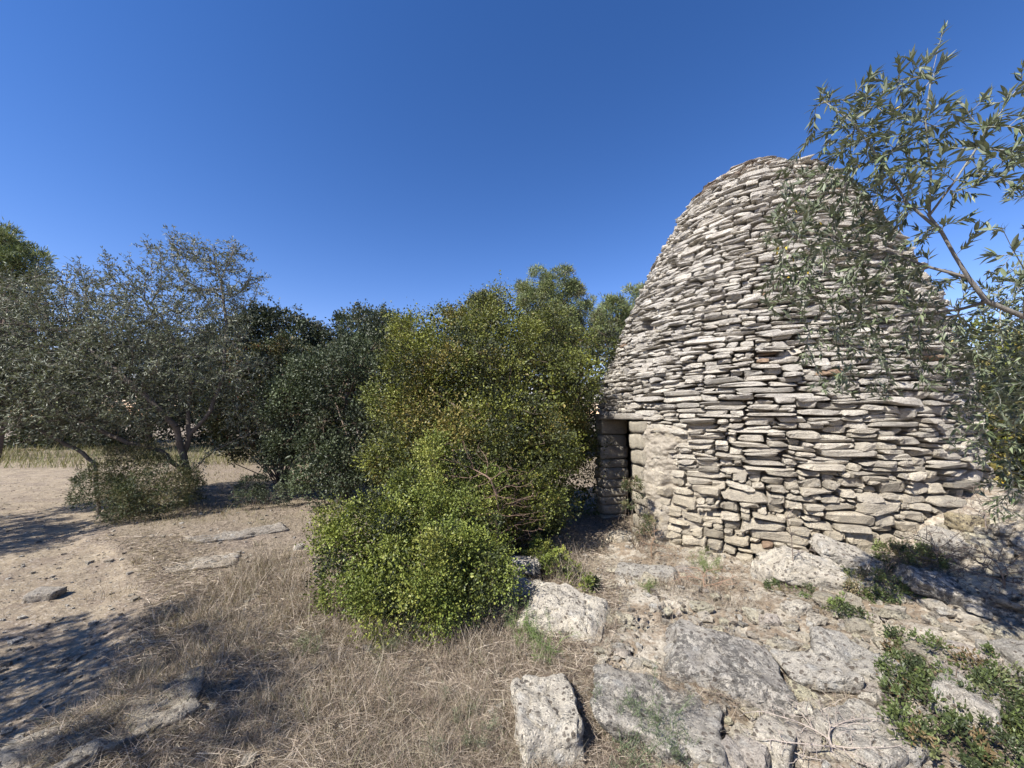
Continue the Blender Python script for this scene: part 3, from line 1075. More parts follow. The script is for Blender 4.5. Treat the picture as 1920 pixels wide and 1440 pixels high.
# --- the olive tree on the left
def nodes_from(lists):
    """lists of polylines; each first point may be an index into what exists"""
    N = []; Pp = []
    for poly in lists:
        prev = -1
        for p in poly:
            if isinstance(p, int): prev = p; continue
            p = np.array(p, float)
            if prev >= 0:
                q0 = N[prev]; dd = np.linalg.norm(p - q0); k = max(1, int(dd / .12))
                for s in range(1, k):
                    N.append(q0 + (p - q0) * s / k + rng.normal(0, .008, 3)); Pp.append(prev); prev = len(N) - 1
            N.append(p); Pp.append(prev); prev = len(N) - 1
    return N, Pp


def olive_seed():
    b = at(345, 925, 7.0); b[2] = float(hgt(b[0], b[1])) - .05
    S = [[b, at(352, 880, 7.0), at(345, 850, 6.95), at(355, 815, 6.9)]]
    N, _ = nodes_from(S)
    i2 = len(N) - 1
    i1 = 4
    S.append([i2, at(352, 770, 6.9), at(360, 720, 7.0), at(340, 660, 7.1), at(300, 590, 7.2)])
    S.append([i2, at(395, 770, 7.0), at(420, 700, 7.1), at(425, 610, 7.2), at(415, 530, 7.3)])
    S.append([i1, at(300, 845, 6.8), at(240, 830, 6.6), at(170, 800, 6.4), at(90, 760, 6.3)])
    S.append([i1, at(330, 800, 6.7), at(270, 740, 6.5), at(200, 680, 6.5), at(130, 620, 6.6)])
    S.append([i1, at(395, 850, 6.9), at(450, 820, 7.0), at(520, 800, 7.2)])
    return nodes_from(S)


sN, sP = olive_seed()
rg = np.random.default_rng(31)
olive = olive_tree('olive_tree', 'large spreading olive tree with several dark stems beside the sandy path', sN, sP,
           [px_lobe(*a) for a in ((375, 520, 7.3, .85, .55), (430, 495, 7.3, .45, .6), (320, 470, 7.4, .40, .5), (445, 560, 7.3, .45, .6), (310, 590, 7.1, .85, .8), (150, 610, 6.8, .95, 1.1), (60, 640, 6.6, .9, 1.2),
                                  (200, 720, 6.5, 1.0, 1.5), (80, 740, 6.3, .8, 1.5), (330, 700, 6.9, .9, 1.3), (430, 690, 7.1, .65, .8), (470, 770, 7.2, .45, .6), (290, 760, 6.5, .5, 1.0),
                                  (180, 540, 6.9, .5, .7), (240, 520, 7.0, .4, .6), (-40, 700, 6.4, 1.0, 1.0), (400, 620, 7.0, .6, .8), (250, 640, 6.6, .8, 1.4), (20, 580, 6.8, .7, 1.0), (100, 690, 6.9, 1.0, 1.2), (380, 750, 7.2, .5, .8))],
           rg, dens=115, leaf=.062, lw=.017, per=4, nl=8)
# second stem leaning out to the left from the undergrowth
b2 = at(190, 905, 6.6); b2[2] = float(hgt(b2[0], b2[1]))
sN, sP = nodes_from([[b2, at(180, 870, 6.6), at(140, 840, 6.5), at(95, 818, 6.4), at(30, 780, 6.3), at(-60, 740, 6.2)]])
olive_tree('olive_tree', 'young olive stem leaning left out of the undergrowth over the path', sN, sP,
           [px_lobe(*a) for a in ((60, 770, 6.3, .45, 1), (-40, 720, 6.2, .7, 1), (-120, 690, 6.1, .8, .8), (20, 700, 6.2, .6, .8))], rg, dens=100, leaf=.055, lw=.0145, per=4, nl=10, rmax=.05)

# --- olive trees standing just outside the left of the view; their shade lies on the path
for (x_, y_, lb_, lab) in ((-5.6, .2, (((-4.7, .95, 2.45), .75, 1.0), ((-5.5, .7, 2.8), .9, 1.0), ((-4.3, 1.25, 2.1), .45, 1.0), ((-5.2, .1, 2.5), .8, 1.0), ((-3.9, .9, 2.6), .5, .9), ((-3.6, .4, 2.7), .5, .9)), 'olive tree left of the view whose shade streaks the near path'),
                           (-9.6, 2.6, (((-8.7, 3.3, 2.8), 1.0, 1.0), ((-9.6, 3.0, 3.2), 1.1, 1.0), ((-8.9, 2.4, 2.6), .9, 1.0), ((-10.2, 3.9, 2.8), 1.0, 1.0)), 'olive tree left of the view shading the path by the undergrowth')):
    sN, sP = nodes_from([[(x_, y_, float(hgt(x_, y_)) - .05), (x_ + .1, y_ + .1, .7), (x_ + .2, y_, 1.4), (x_ + .3, y_ + .1, 1.9)]])
    olive_tree('olive_tree', lab, sN, sP, lb_, rg, dens=45, leaf=.08, lw=.022, per=3, nl=8)


# --- the near olive, reaching in from the right
def near_olive():
    rg = np.random.default_rng(77)
    g0 = np.array([3.3, 1.25, 0.0]); g0[2] = float(hgt(g0[0], g0[1])) - .05
    S = [[g0, g0 + [.02, .05, .5], g0 + [-.12, .12, 1.0], g0 + [-.30, .22, 1.45]]]
    n0 = len(nodes_from(S)[0]) - 1
    S.append([n0, at(2010, 622, 1.62), at(1920, 594, 1.66), at(1850, 565, 1.68), at(1815, 520, 1.68), at(1790, 480, 1.68), at(1765, 435, 1.68), at(1742, 405, 1.68)])
    n1 = len(nodes_from(S)[0])
    # index of some nodes for side limbs
    Nn, _ = nodes_from(S)
    def near_idx(p): return int(np.argmin(np.linalg.norm(np.array(Nn) - p, axis=1)))
    S.append([near_idx(at(1742, 405, 1.68)), at(1745, 330, 1.66), at(1735, 230, 1.62), at(1745, 150, 1.6), at(1762, 80, 1.58)])
    S.append([near_idx(at(1765, 435, 1.68)), at(1700, 380, 1.7), at(1650, 300, 1.7), at(1600, 230, 1.7), at(1545, 190, 1.72)])
    S.append([near_idx(at(1815, 520, 1.68)), at(1740, 500, 1.75), at(1660, 470, 1.85), at(1560, 450, 1.95), at(1490, 440, 2.0)])
    S.append([near_idx(at(1850, 565, 1.68)), at(1800, 580, 1.8), at(1720, 590, 1.95), at(1620, 600, 2.1), at(1520, 620, 2.2)])
    S.append([near_idx(at(1742, 405, 1.68)), at(1790, 340, 1.6), at(1830, 280, 1.55), at(1850, 240, 1.5)])
    S.append([near_idx(at(1920, 594, 1.66)), at(1930, 520, 1.5), at(1900, 470, 1.45), at(1880, 430, 1.42)])
    S.append([n0, g0 + [-.3, .45, 1.25], at(1960, 740, 1.9), at(1900, 790, 2.0), at(1850, 820, 2.1)])
    S.append([n0, g0 + [-.3, .0, 2.0], g0 + [-.4, -.1, 2.5], g0 + [-.5, -.2, 2.9]])
    sN, sP = nodes_from(S)
    def L2(px, py, Y, r, wt): return (at(px, py, Y), r * Y / F, wt)
    lobes = [L2(*a) for a in ((1560, 190, 1.72, 38, 1), (1600, 240, 1.70, 60, 1), (1665, 185, 1.65, 65, 1), (1740, 140, 1.6, 38, 1.2), (1765, 70, 1.58, 24, 1.6), (1640, 310, 1.7, 70, .8),
                              (1720, 260, 1.62, 65, .9), (1720, 350, 1.66, 60, .7), (1800, 200, 1.55, 28, 1.2), (1820, 330, 1.55, 55, .8), (1580, 300, 1.75, 50, .7), (1860, 250, 1.5, 55, .8),
                              (1900, 180, 1.5, 50, .8), (1890, 300, 1.45, 50, .6), (1830, 410, 1.55, 35, .5), (1900, 480, 1.45, 45, .7),
                              (1520, 360, 1.95, 55, 0.50), (1600, 400, 1.9, 80, 0.56), (1500, 440, 2.0, 65, 0.56), (1560, 520, 2.0, 90, 0.56), (1660, 480, 1.85, 80, 0.56), (1455, 440, 2.0, 25, .6), (1450, 520, 2.1, 30, .6), (1480, 330, 1.95, 30, .6), (1490, 560, 2.1, 50, 0.43),
                              (1650, 590, 2.0, 85, 0.56), (1560, 640, 2.15, 65, 0.50), (1740, 560, 1.9, 60, 0.56), (1750, 650, 2.0, 80, 0.50), (1670, 690, 2.1, 60, 0.43), (1560, 720, 2.2, 40, 0.37), (1840, 640, 1.9, 80, 0.62), (1900, 700, 1.9, 90, 1.2),
                              (1890, 790, 2.0, 75, 1.1), (1850, 850, 2.1, 50, 0.50), (1910, 860, 2.0, 60, 0.62), (1895, 560, 2.2, 60, .7), (1905, 640, 2.2, 70, .8), (1870, 740, 2.2, 60, .8), (1890, 930, 2.1, 45, .6), (1960, 760, 1.8, 90, 0.62))]
    # the crown goes on out of view to the right and above
    lobes += [((2.9, 1.3, 2.5), .55, .6), ((3.3, .7, 3.1), .6, .4), ((3.4, 1.4, 2.2), .6, .6), ((3.5, 1.9, 3.0), .6, .8), ((3.2, 1.6, 1.7), .5, .9), ((2.9, 1.5, 2.1), .4, .9), ((3.0, .7, 2.6), .4, .35)]
    att = []
    for c, r, wt in lobes:
        n = int((11500 if c[2] > 2.25 and r < .2 else 5600) * wt * r ** 3 * 4.19) if r < .3 else int(900 * wt * r ** 3 * 4.19)
        att.append(ball(rg, n, c, (r, r, r)))
    att = np.concatenate(att)
    N, Pn = grow(np.array(sN), np.array(sP), att, .039, .5, .049, 130, rg, .02, 16000)
    rad = radii(Pn, .0010, 2.6, .10)
    root = empty('olive_tree', tuple(g0))
    tag(root, 'near olive tree reaching in from the right, its long branch hanging before the hut', 'tree')
    ch = np.where(Pn >= 0)[0]
    wood = Acc()
    ra = np.minimum(rad[Pn[ch]], rad[ch] * 1.3)
    A = N[Pn[ch]] - g0; B = N[ch] - g0
    thick = rad[ch] > .008
    bc = np.where(rad[ch][:, None] > .004, np.array([.18, .165, .145]), np.array([.27, .265, .23]))
    for m, s in ((thick, 9), (~thick, 5)):
        V, q_ = tubes(A[m], B[m] + (B[m] - A[m]) * .1, ra[m], rad[ch][m], s)
        wood.add(V, q_, np.repeat(bc[m], 2 * s, 0))
    tm = wood.mesh('branches', M_BARK, True)
    # leaf shape: pointed oval with a midrib fold and a slight backward bend
    ys = np.array([0, .12, .35, .6, .82, 1.0]); ws = np.array([.10, .55, 1.0, .95, .55, 0.0])
    def leaf_mesh(bend, fold, wid):
        Vt = []; 
        for y, ww in zip(ys[:-1], ws[:-1]):
            zc_ = -bend * y * y
            Vt += [(-ww * wid / 2, y, zc_ + fold * ww * wid), (0, y, zc_), (ww * wid / 2, y, zc_ + fold * ww * wid)]
        Vt.append((0, 1.0, -bend))
        Qs = []
        for k in range(4):
            b = 3 * k
            Qs += [[b, b + 1, b + 4, b + 3], [b + 1, b + 2, b + 5, b + 4]]
        Ts = [[12, 13, 15], [13, 14, 15]]
        return np.array(Vt), np.array(Qs), np.array(Ts)
    # leaves in pairs along thin twigs
    thin = ch[rad[ch] < .0030]
    kids = np.bincount(Pn[ch], minlength=len(N))
    P = N[thin]; ax = unit(N[thin] - N[Pn[thin]])
    rep = 2
    Ps = []; Ds = []; Ns = []; 
    hi = P[:, 2] > 2.2
    for kx in range(rep + 2):
        for s in (-1, 1):
            side = unit(np.cross(ax, rg.normal(size=ax.shape)))
            keep = rg.uniform(size=len(P)) < (.95 if kx < rep else np.where(hi, .65, .15))
            f_ = rg.uniform(-.5, .5, (len(P), 1)) * .045
            Ps.append((P + ax * f_)[keep]); d_ = unit(ax * 1.0 + side * .75 * s + rg.normal(0, .2, ax.shape) + np.array([0, 0, .12])); Ds.append(d_[keep])
    tip = thin[kids[thin] == 0]
    for kx in range(3):
        Ps.append(N[tip]); Ds.append(unit(unit(N[tip] - N[Pn[tip]]) + rg.normal(0, .35, (len(tip), 3))))
    Ps = np.concatenate(Ps); Ds = np.concatenate(Ds)
    n = len(Ps)
    up = unit(np.array([0, 0, 1.]) + rg.normal(0, .55, (n, 3)))
    X = unit(np.cross(Ds, up)); Zv = np.cross(X, Ds)
    Ln = rg.uniform(.028, .062, n)
    px, py, d = proj(Ps)
    vis = (px > -20) & (px < 1940) & (py > -20) & (py < 1460)
    size = np.where(vis, Ln / d, 0)
    order = np.argsort(-size)
    nb = 300
    variants = []
    lc = ((.135, .165, .085), (.10, .128, .062), (.19, .22, .125), (.075, .095, .045), (.22, .235, .17), (.60, .42, .06))
    for k, c in enumerate(lc):
        Vt, Qs, Ts = leaf_mesh(.05 + .1 * rg.uniform(), .12 + .25 * rg.uniform(), .20 + .06 * rg.uniform())
        me1 = make_mesh('leaf', Vt, [Qs, Ts], np.tile(c, (len(Vt), 1)), True, M_OLIVE)
        sel = Vt[[0, 2, 6, 7, 8, 12, 13, 14, 15]]     # the joined small leaves keep fewer points
        sel = np.concatenate([sel[:2], sel[2:5], sel[5:8], sel[8:]])
        Vs = np.array([Vt[1], Vt[6], Vt[7], Vt[8], Vt[15]])
        Qv = np.zeros((0, 4), int); Tv = np.array([[0, 2, 1], [0, 3, 2], [1, 2, 4], [2, 3, 4]])
        variants.append((me1, Vs, Qv, Tv, c))
    vidx = rg.choice(6, n, p=(.26, .24, .2, .15, .14, .01))
    mobj('branches', tm, root)
    for i in order[:nb]:
        o = mobj('leaf', variants[vidx[i]][0], root)
        M = Matrix(np.stack([X[i], Ds[i], Zv[i]], 1).tolist()).to_4x4()
        o.matrix_local = Matrix.Translation(Vector(Ps[i] - g0)) @ M @ Matrix.Scale(Ln[i], 4)
    rest = order[nb:]
    VV = []; QQ = []; TT = []; CC = []; nn = 0
    for v in range(6):
        ii = rest[vidx[rest] == v]
        Vt, Qs, Ts, c = variants[v][1:]
        L_ = Vt[None] * Ln[ii][:, None, None]
        G = L_[..., 0:1] * X[ii][:, None] + L_[..., 1:2] * Ds[ii][:, None] + L_[..., 2:] * Zv[ii][:, None] + (Ps[ii] - g0)[:, None]
        m = len(Vt)
        b = (nn + np.arange(len(ii)) * m)[:, None, None]
        VV.append(G.reshape(-1, 3)); TT.append((Ts[None] + b).reshape(-1, 3))
        CC.append(np.repeat(np.array(c)[None] * rg.normal(1, .15, (len(ii), 1)), m, 0)); nn += len(ii) * m
    o = mobj('small_leaves', make_mesh('small_leaves', np.concatenate(VV), np.concatenate(TT), np.concatenate(CC), True, M_OLIVE), root)
    o['kind'] = 'stuff'
    print('near olive nodes', len(N), 'leaves', n, round(time.time() - T0, 1))


near_olive()


# ---------------------------------------------------------------- rocks
def rock(name, label, p, size, rz=0, tilt=(0, 0), col=(.5, .46, .4), seed=0, sub=(26, 22, 9), rough=.075, group=None, sink=.35, cat='rock', mat=None, p_=12.0, corner=(.20, .20, .16), lay=.9):
    rg_ = np.random.default_rng(900 + seed)
    T, Q = box_template(*sub)
    dims = np.array([size], float)
    V = stones_local(1, dims, (T, Q), rg_, corner, 0.0, p_)[0]
    s = float(np.mean(size))
    out = V.copy()
    nl = unit(V / (dims[0] / 2) ** 1.0)
    for i_, v in enumerate(V):
        q1 = Vector(v * (2.2 / s) + seed * 7.1)
        a = mn.fractal(q1, .8, 2.1, 6) + .5 * (abs(mn.noise(q1 * 2.3)) - .2) - (.8 if abs(mn.noise(q1 * .9 + Vector((3, 1, 7)))) < .035 else 0)
        b = mn.noise(Vector((v[0] * 3 / s, v[1] * 3 / s, v[2] * 22 / s)) + Vector((seed, 0, 0)))
        out[i_] += nl[i_] * (a * rough * s + b * rough * .35 * s * lay)
    me_ = make_mesh(name, out, Q, np.tile(col, (len(V), 1)), True, mat or M_ROCK)
    o = mobj(name, me_)
    o.rotation_euler = (tilt[0], tilt[1], rz)
    o.location = (p[0], p[1], p[2] + size[2] * (.5 - sink))
    tag(o, label, cat, group)
    return o


G = ground_at
PALE = (.72, .66, .545); GREY = (.62, .575, .49); CREAM = (.64, .56, .42)
rock('limestone_slab', 'flat pale slab with a bare cream top between the low bush and the doorway', G(1062, 1165), (.62, .44, .15), -.35, (.12, .10), PALE, 1, sink=.0)
rock('limestone_rock', 'upper of two small rocks at the right foot of the low bush', G(985, 1085) + [0, .05, .10], (.26, .2, .12), .3, (.1, 0), GREY, 2, sub=(15, 12, 8))
rock('limestone_rock', 'lower of two small rocks at the right foot of the low bush', G(982, 1120), (.30, .24, .14), -.2, (0, .1), PALE, 3, sub=(15, 12, 8), sink=.2)
rock('limestone_slab', 'dark lichen-covered slab tilted over a shaded crack in the rubble', G(1360, 1262), (.58, .48, .17), -.55, (.06, .14), (.58, .54, .47), 4, sink=.20, mat=M_ROCK_CRUST)
rock('limestone_boulder', 'small upright block with dark lichen spots standing in the dry grass', G(1024, 1362), (.30, .46, .20), .1, (-.05, 0), PALE, 5, sink=.35, corner=(.06, .06, .06))
rock('limestone_slab', 'broad grey slab in the foreground right of the spotted block', G(1235, 1352), (.56, .48, .16), -.25, (-.05, .07), GREY, 6, sink=.42, mat=M_ROCK_CRUST)
rock('limestone_slab', 'long pale slab sloping along the foot of the hut wall', G(1560, 1092), (.85, .34, .18), -.42, (.25, .22), PALE, 7, sink=.25)
rock('limestone_slab', 'narrow slab leaning above the long pale slab at the hut foot', G(1600, 1060), (.66, .26, .11), -.42, (.25, .30), GREY, 8, sink=-.05)
rock('limestone_rock', 'pale rounded rock against the hut foot behind the bare sapling', G(1455, 1085), (.36, .28, .24), .2, (0, 0), PALE, 9, sub=(15, 12, 8))
rock('limestone_rock', 'white jagged crest of rock in the middle of the rubble', G(1600, 1258), (.42, .24, .18), -.6, (.1, .2), (0.515, 0.484, 0.421), 10, rough=.11)
rock('limestone_rock', 'white rounded rock at the right edge of the picture', G(1905, 1245), (.28, .22, .18), .2, (0, 0), (0.530, 0.499, 0.437), 11, sub=(15, 12, 8))
rock('step_stone', 'cream boulder lying on the doorway threshold', G(1165, 1018), (.36, .24, .16), .3, (0, 0), CREAM, 12, sub=(15, 12, 8), sink=.2)
rock('limestone_slab', 'flat white slab on the ground before the doorway', G(1215, 1080), (.50, .22, .08), -.2, (.05, 0), (0.499, 0.468, 0.406), 13, sink=.3)
rock('limestone_rock', 'white stone lying alone on the sandy path', G(83, 1122), (.22, .15, .11), .2, (0, 0), (0.484, 0.437, 0.367), 14, sub=(11, 9, 7))
rock('limestone_rock', 'small pale stone on the litter left of the low bush', G(559, 1030), (.11, .09, .08), .5, (0, 0), PALE, 15, sub=(11, 9, 7))
rock('bedrock_ledge', 'bare cream bedrock patch showing in the path', G(385, 1060), (.62, .34, .08), .45, (0, .02), (0.515, 0.445, 0.343), 16, sink=.62, cat='ledge')
rock('bedrock_ledge', 'grey bedrock ridge crossing the path behind the cream bedrock patch', G(450, 1005), (.95, .34, .10), .75, (0, .02), (0.406, 0.359, 0.296), 17, sink=.55, cat='ledge')
rock('bedrock_ledge', 'long pale limestone ledge in the bottom left corner', (-2.0, 1.95, float(hgt(-2.0, 1.95))), (.34, .80, .09), -.62, (0, .05), (0.515, 0.460, 0.367), 18, sink=.60, cat='ledge', rough=.10)
rock('bedrock_ledge', 'lowest piece of the rough limestone ledge at the bottom left corner', (-2.35, 1.62, float(hgt(-2.35, 1.62))), (.36, .5, .10), -.4, (0, .05), (0.515, 0.460, 0.367), 32, sink=.6, cat='ledge', rough=.11)
rock('limestone_rock', 'yellow stone lying on the rubble mound right of the hut', G(1812, 990), (.26, .18, .14), .1, (0, 0), (0.499, 0.421, 0.265), 19, sub=(11, 9, 7), sink=.1)
rock('limestone_slab', 'dark slab in the olive shade low on the rubble mound', G(1790, 1120), (.50, .28, .14), -.5, (.3, .3), GREY, 20, mat=M_ROCK_CRUST)
rock('limestone_slab', 'grey block high on the rubble mound touching the hut', G(1800, 1030), (.42, .28, .17), -.3, (.25, .2), GREY, 21)
rock('limestone_rock', 'squarish pale stone in front of the long sloping slab', G(1490, 1145), (.20, .14, .09), .2, (0, 0), PALE, 22, sub=(11, 9, 7))
rock('limestone_rock', 'grey corner rock at the bottom right beside the ground plants', G(1810, 1330), (.34, .26, .16), .6, (0, .1), GREY, 23, sub=(15, 12, 7))
rock('limestone_rock', 'upper stone in the row right of the lichen-covered slab', G(1457, 1218), (.12, .09, .07), .2, (0, 0), (0.515, 0.468, 0.359), 24, sub=(11, 9, 7), sink=.2)
rock('limestone_rock', 'middle stone in the row right of the lichen-covered slab', G(1470, 1245), (.13, .10, .08), 1.2, (0, 0), PALE, 25, sub=(11, 9, 7), sink=.2)
rock('limestone_slab', 'broken slab with a shaded gap under it right of the stone row', G(1535, 1275), (.34, .26, .10), -.3, (0, -.15), GREY, 26, sub=(15, 12, 7), sink=.1)
rock('limestone_slab', 'flat slab half buried in dry grass in the bottom foreground', G(1620, 1380), (.50, .34, .12), .3, (0, .06), GREY, 27, sink=.5)
rock('limestone_rock', 'pale stone wedged in the crack at the bottom beside the broad slab', G(1450, 1400), (.20, .15, .13), .8, (0, 0), PALE, 28, sub=(11, 9, 7), sink=.3)
rock('limestone_rock', 'dark pitted lump in the dry grass below the low bush', G(690, 1226), (.07, .06, .05), 0, (0, 0), (.07, .06, .055), 29, sub=(6, 6, 5), sink=.1, rough=.2)

# rubble stones: individually placed
def rubble():
    rg = np.random.default_rng(41)
    TS = box_template(4, 3, 3)
    zones = (
        (45, (1110, 1230), (1070, 1250), .022, .065, 'pale limestone fragment in the rubble just right of the flat pale slab', 'rubble beside the flat pale slab'),
        (45, (1230, 1370), (1070, 1230), .022, .065, 'pale limestone fragment in the rubble between the hut wall and the lichen-covered slab', 'rubble below the hut wall'),
        (45, (1380, 1640), (1150, 1290), .024, .08, 'limestone fragment in the broken stones right of the lichen-covered slab', 'rubble right of the dark slab'),
        (45, (1360, 1640), (1290, 1430), .022, .07, 'limestone fragment at the bottom of the picture right of the broad slab', 'rubble right of the broad slab'),
        (45, (1640, 1790), (900, 1020), .03, .10, 'weathered stone on the rubble mound against the right foot of the hut', 'mound stones touching the hut'),
        (40, (1800, 1935), (900, 1020), .03, .10, 'weathered stone on top of the rubble mound under the olive branches', 'stones on top of the mound'),
        (45, (1640, 1935), (1020, 1150), .03, .11, 'stone lying in the olive shade on the face of the rubble mound', 'shaded stones of the mound'),
        (60, (1560, 1900), (1120, 1300), .03, .09, 'grey stone on the lower slope of the rubble mound', 'stones below the rubble mound'),
        (25, (560, 40), (980, 1170), .010, .03, 'small pebble lying on the sandy path', 'pebbles on the path'))
    for cnt, xr, yr, s0, s1, lab, grp in zones:
        meshes = []
        for k in range(10):
            dims = np.array([[2.0 * rg.uniform(.8, 1.3), 2.0 * rg.uniform(.6, 1.0), 2.0 * rg.uniform(.3, .6)]])
            V = stones_local(1, dims, TS, rg, (.28, .28, .25), .05, 9.0, .5)[0]
            c = np.array([.56, .51, .415]) * rg.normal(1, .12) * np.array([1, rg.uniform(.96, 1.02), rg.uniform(.85, 1.05)])
            meshes.append(make_mesh('rubble_stone', V, TS[1], np.tile(c, (len(V), 1)), False, M_ROCK))
        for k in range(cnt):
            P = G(rg.uniform(min(xr), max(xr)), rg.uniform(*yr))
            if math.hypot(P[0] - HC[0], P[1] - HC[1]) < 2.42: continue
            s = rg.uniform(s0, s1) if rg.uniform() < .75 else s0
            o = mobj('rubble_stone', meshes[int(rg.integers(10))])
            o.location = (P[0], P[1], P[2] + s * .25)
            o.rotation_euler = (rg.normal(0, .22), rg.normal(0, .22), rg.uniform(0, 6.28))
            o.scale = (s, s, s)
            tag(o, lab, 'stone', grp)


rubble()


# ---------------------------------------------------------------- gravel, litter, grasses
def scatter(rg, n, x0, x1, y0, y1, dens):
    """points in frustum-like area, denser near the camera; dens(x,y)->0..1"""
    out = []
    tot = 0
    while tot < n:
        m = n * 2
        y = np.exp(rg.uniform(math.log(y0), math.log(y1), m))
        x = y * rg.uniform(x0, x1, m)
        k = rg.uniform(size=m) < dens(x, y)
        out.append(np.stack([x[k], y[k]], -1)); tot += k.sum()
    return np.concatenate(out)[:n]


def outside_hut(x, y): return (np.hypot(x - HC[0], y - HC[1]) > 2.44).astype(float)


def tiny_stones():
    rg = np.random.default_rng(51)
    n = 12000
    p = scatter(rg, n, -1.5, 1.6, 1.2, 7.5, lambda x, y: np.clip(rockmask(x, y) * 1.0 + .28, 0, 1) * outside_hut(x, y))
    oc = np.array([[1, 0, 0], [-1, 0, 0], [0, 1, 0], [0, -1, 0], [0, 0, 1], [0, 0, -1], ], float)
    # cube with cut corners feel: 8 corners jittered
    cb = np.array([[a, b, c] for a in (-1, 1) for b in (-1, 1) for c in (-.6, .6)], float)
    Q = np.array([[0, 1, 3, 2], [4, 6, 7, 5], [0, 4, 5, 1], [2, 3, 7, 6], [0, 2, 6, 4], [1, 5, 7, 3]])
    s = rg.gamma(1.8, .0048, n).clip(.003, .032)
    V = cb[None] * s[:, None, None] * rg.uniform(.55, 1.25, (n, 1, 3)) * rg.uniform(.6, 1.1, (n, 8, 1))
    a = rg.uniform(0, 6.28, n); ca, sa = np.cos(a)[:, None], np.sin(a)[:, None]
    X = V[..., 0] * ca - V[..., 1] * sa; Y = V[..., 0] * sa + V[..., 1] * ca
    z = hgt_rock(p[:, 0], p[:, 1])
    W = np.stack([X + p[:, :1], Y + p[:, 1:], V[..., 2] + (z + s * .25)[:, None]], -1).reshape(-1, 3)
    QQ = (Q[None] + (np.arange(n) * 8)[:, None, None]).reshape(-1, 4)
    c = palette(rg, n, ((.52, .47, .375), (.42, .37, .29), (.58, .545, .47), (.30, .25, .19)), None, .12)
    o = mobj('gravel', make_mesh('gravel', W, QQ, np.repeat(c, 8, 0), False, M_ROCK))
    tag(o, 'fine pale limestone gravel scattered over the ground', 'gravel', kind='stuff')


tiny_stones()


def litter():
    rg = np.random.default_rng(52)
    n = 46000
    def dens(x, y): return np.clip(1.0 - .62 * pathmask(x, y) - .5 * rockmask(x, y), .12, 1) * outside_hut(x, y)
    p = scatter(rg, n, -1.55, 1.4, 1.2, 11, dens)
    z = hgt_rock(p[:, 0], p[:, 1]) + .004
    P = np.stack([p[:, 0], p[:, 1], z], -1)
    D = rg.normal(size=(n, 3)) * np.array([1, 1, .22])
    sc_ = np.clip(p[:, 1] / 4, .7, 2.0)
    V, T = leaf_quads(P, D, rg.uniform(.008, .030, n) * sc_, rg.uniform(.003, .009, n) * sc_, rg, .15)
    c = palette(rg, n, ((.27, .205, .15), (.17, .12, .085), (.37, .30, .23), (.11, .08, .06), (.33, .285, .24)), None, .15)
    o = mobj('leaf_litter', make_mesh('leaf_litter', V, T, np.repeat(c, 4, 0), False, M_STRAW))
    tag(o, 'brown leaf litter and chips covering the ground beside the path', 'litter', kind='stuff')


litter()


def blades(P, D, Ln, Wd, rg, droop=.5, segs=1):
    """curved tapering grass blades"""
    n = len(P)
    D = unit(D)
    side = unit(np.cross(D, rg.normal(size=(n, 3))))
    ts = np.linspace(0, 1, segs + 2)
    hor = unit(D * np.array([1, 1, 0]) + 1e-4)
    rows = []
    bendv = hor * rg.uniform(.1, 1.0, (n, 1)) * droop - np.array([0, 0, 1.]) * rg.uniform(.1, .9, (n, 1)) * droop
    for t in ts[:-1]:
        c = P + D * (Ln * t)[:, None] + bendv * (Ln * t * t)[:, None] * .5
        ww = (Wd * (1 - t * .7) * .5)[:, None] * side
        rows += [c - ww, c + ww]
    tip = P + D * Ln[:, None] + bendv * Ln[:, None] * .5
    rows.append(tip)
    m = len(rows)
    V = np.stack(rows, 1).reshape(-1, 3)
    b = (np.arange(n) * m)[:, None]
    Qs = [b + np.array([2 * k, 2 * k + 1, 2 * k + 3, 2 * k + 2]) for k in range(segs)]
    T = b + np.array([m - 3, m - 2, m - 1])
    return V, np.concatenate(Qs), T, m


STRAW = ((.42, .34, .26), (.28, .215, .165), (.60, .51, .41), (.12, .088, .068), (.36, .31, .22))


def grassmask(x, y):
    n = fbm(x, y, 1.3, 3, 80)
    m = sstep(.55, .2, pathmask(x, y)) * sstep(.75, .25, rockmask(x, y) + n * .3)
    return m * sstep(5.2, 3.6, y + n * 1.0)


def add_blades(name, label, parts, cat='grass'):
    V_, Q_, T_, C_ = [], [], [], []; nn = 0
    for P, D, Ln, Wd, C, dr, rg in parts:
        V, Q, T, m = blades(P, D, Ln, Wd, rg, dr)
        V_.append(V); Q_.append(Q + nn); T_.append(T + nn); C_.append(np.repeat(C, m, 0)); nn += len(V)
    o = mobj(name, make_mesh(name, np.concatenate(V_), [np.concatenate(Q_), np.concatenate(T_)], np.concatenate(C_), False, M_STRAW))
    tag(o, label, cat, kind='stuff')
    return o


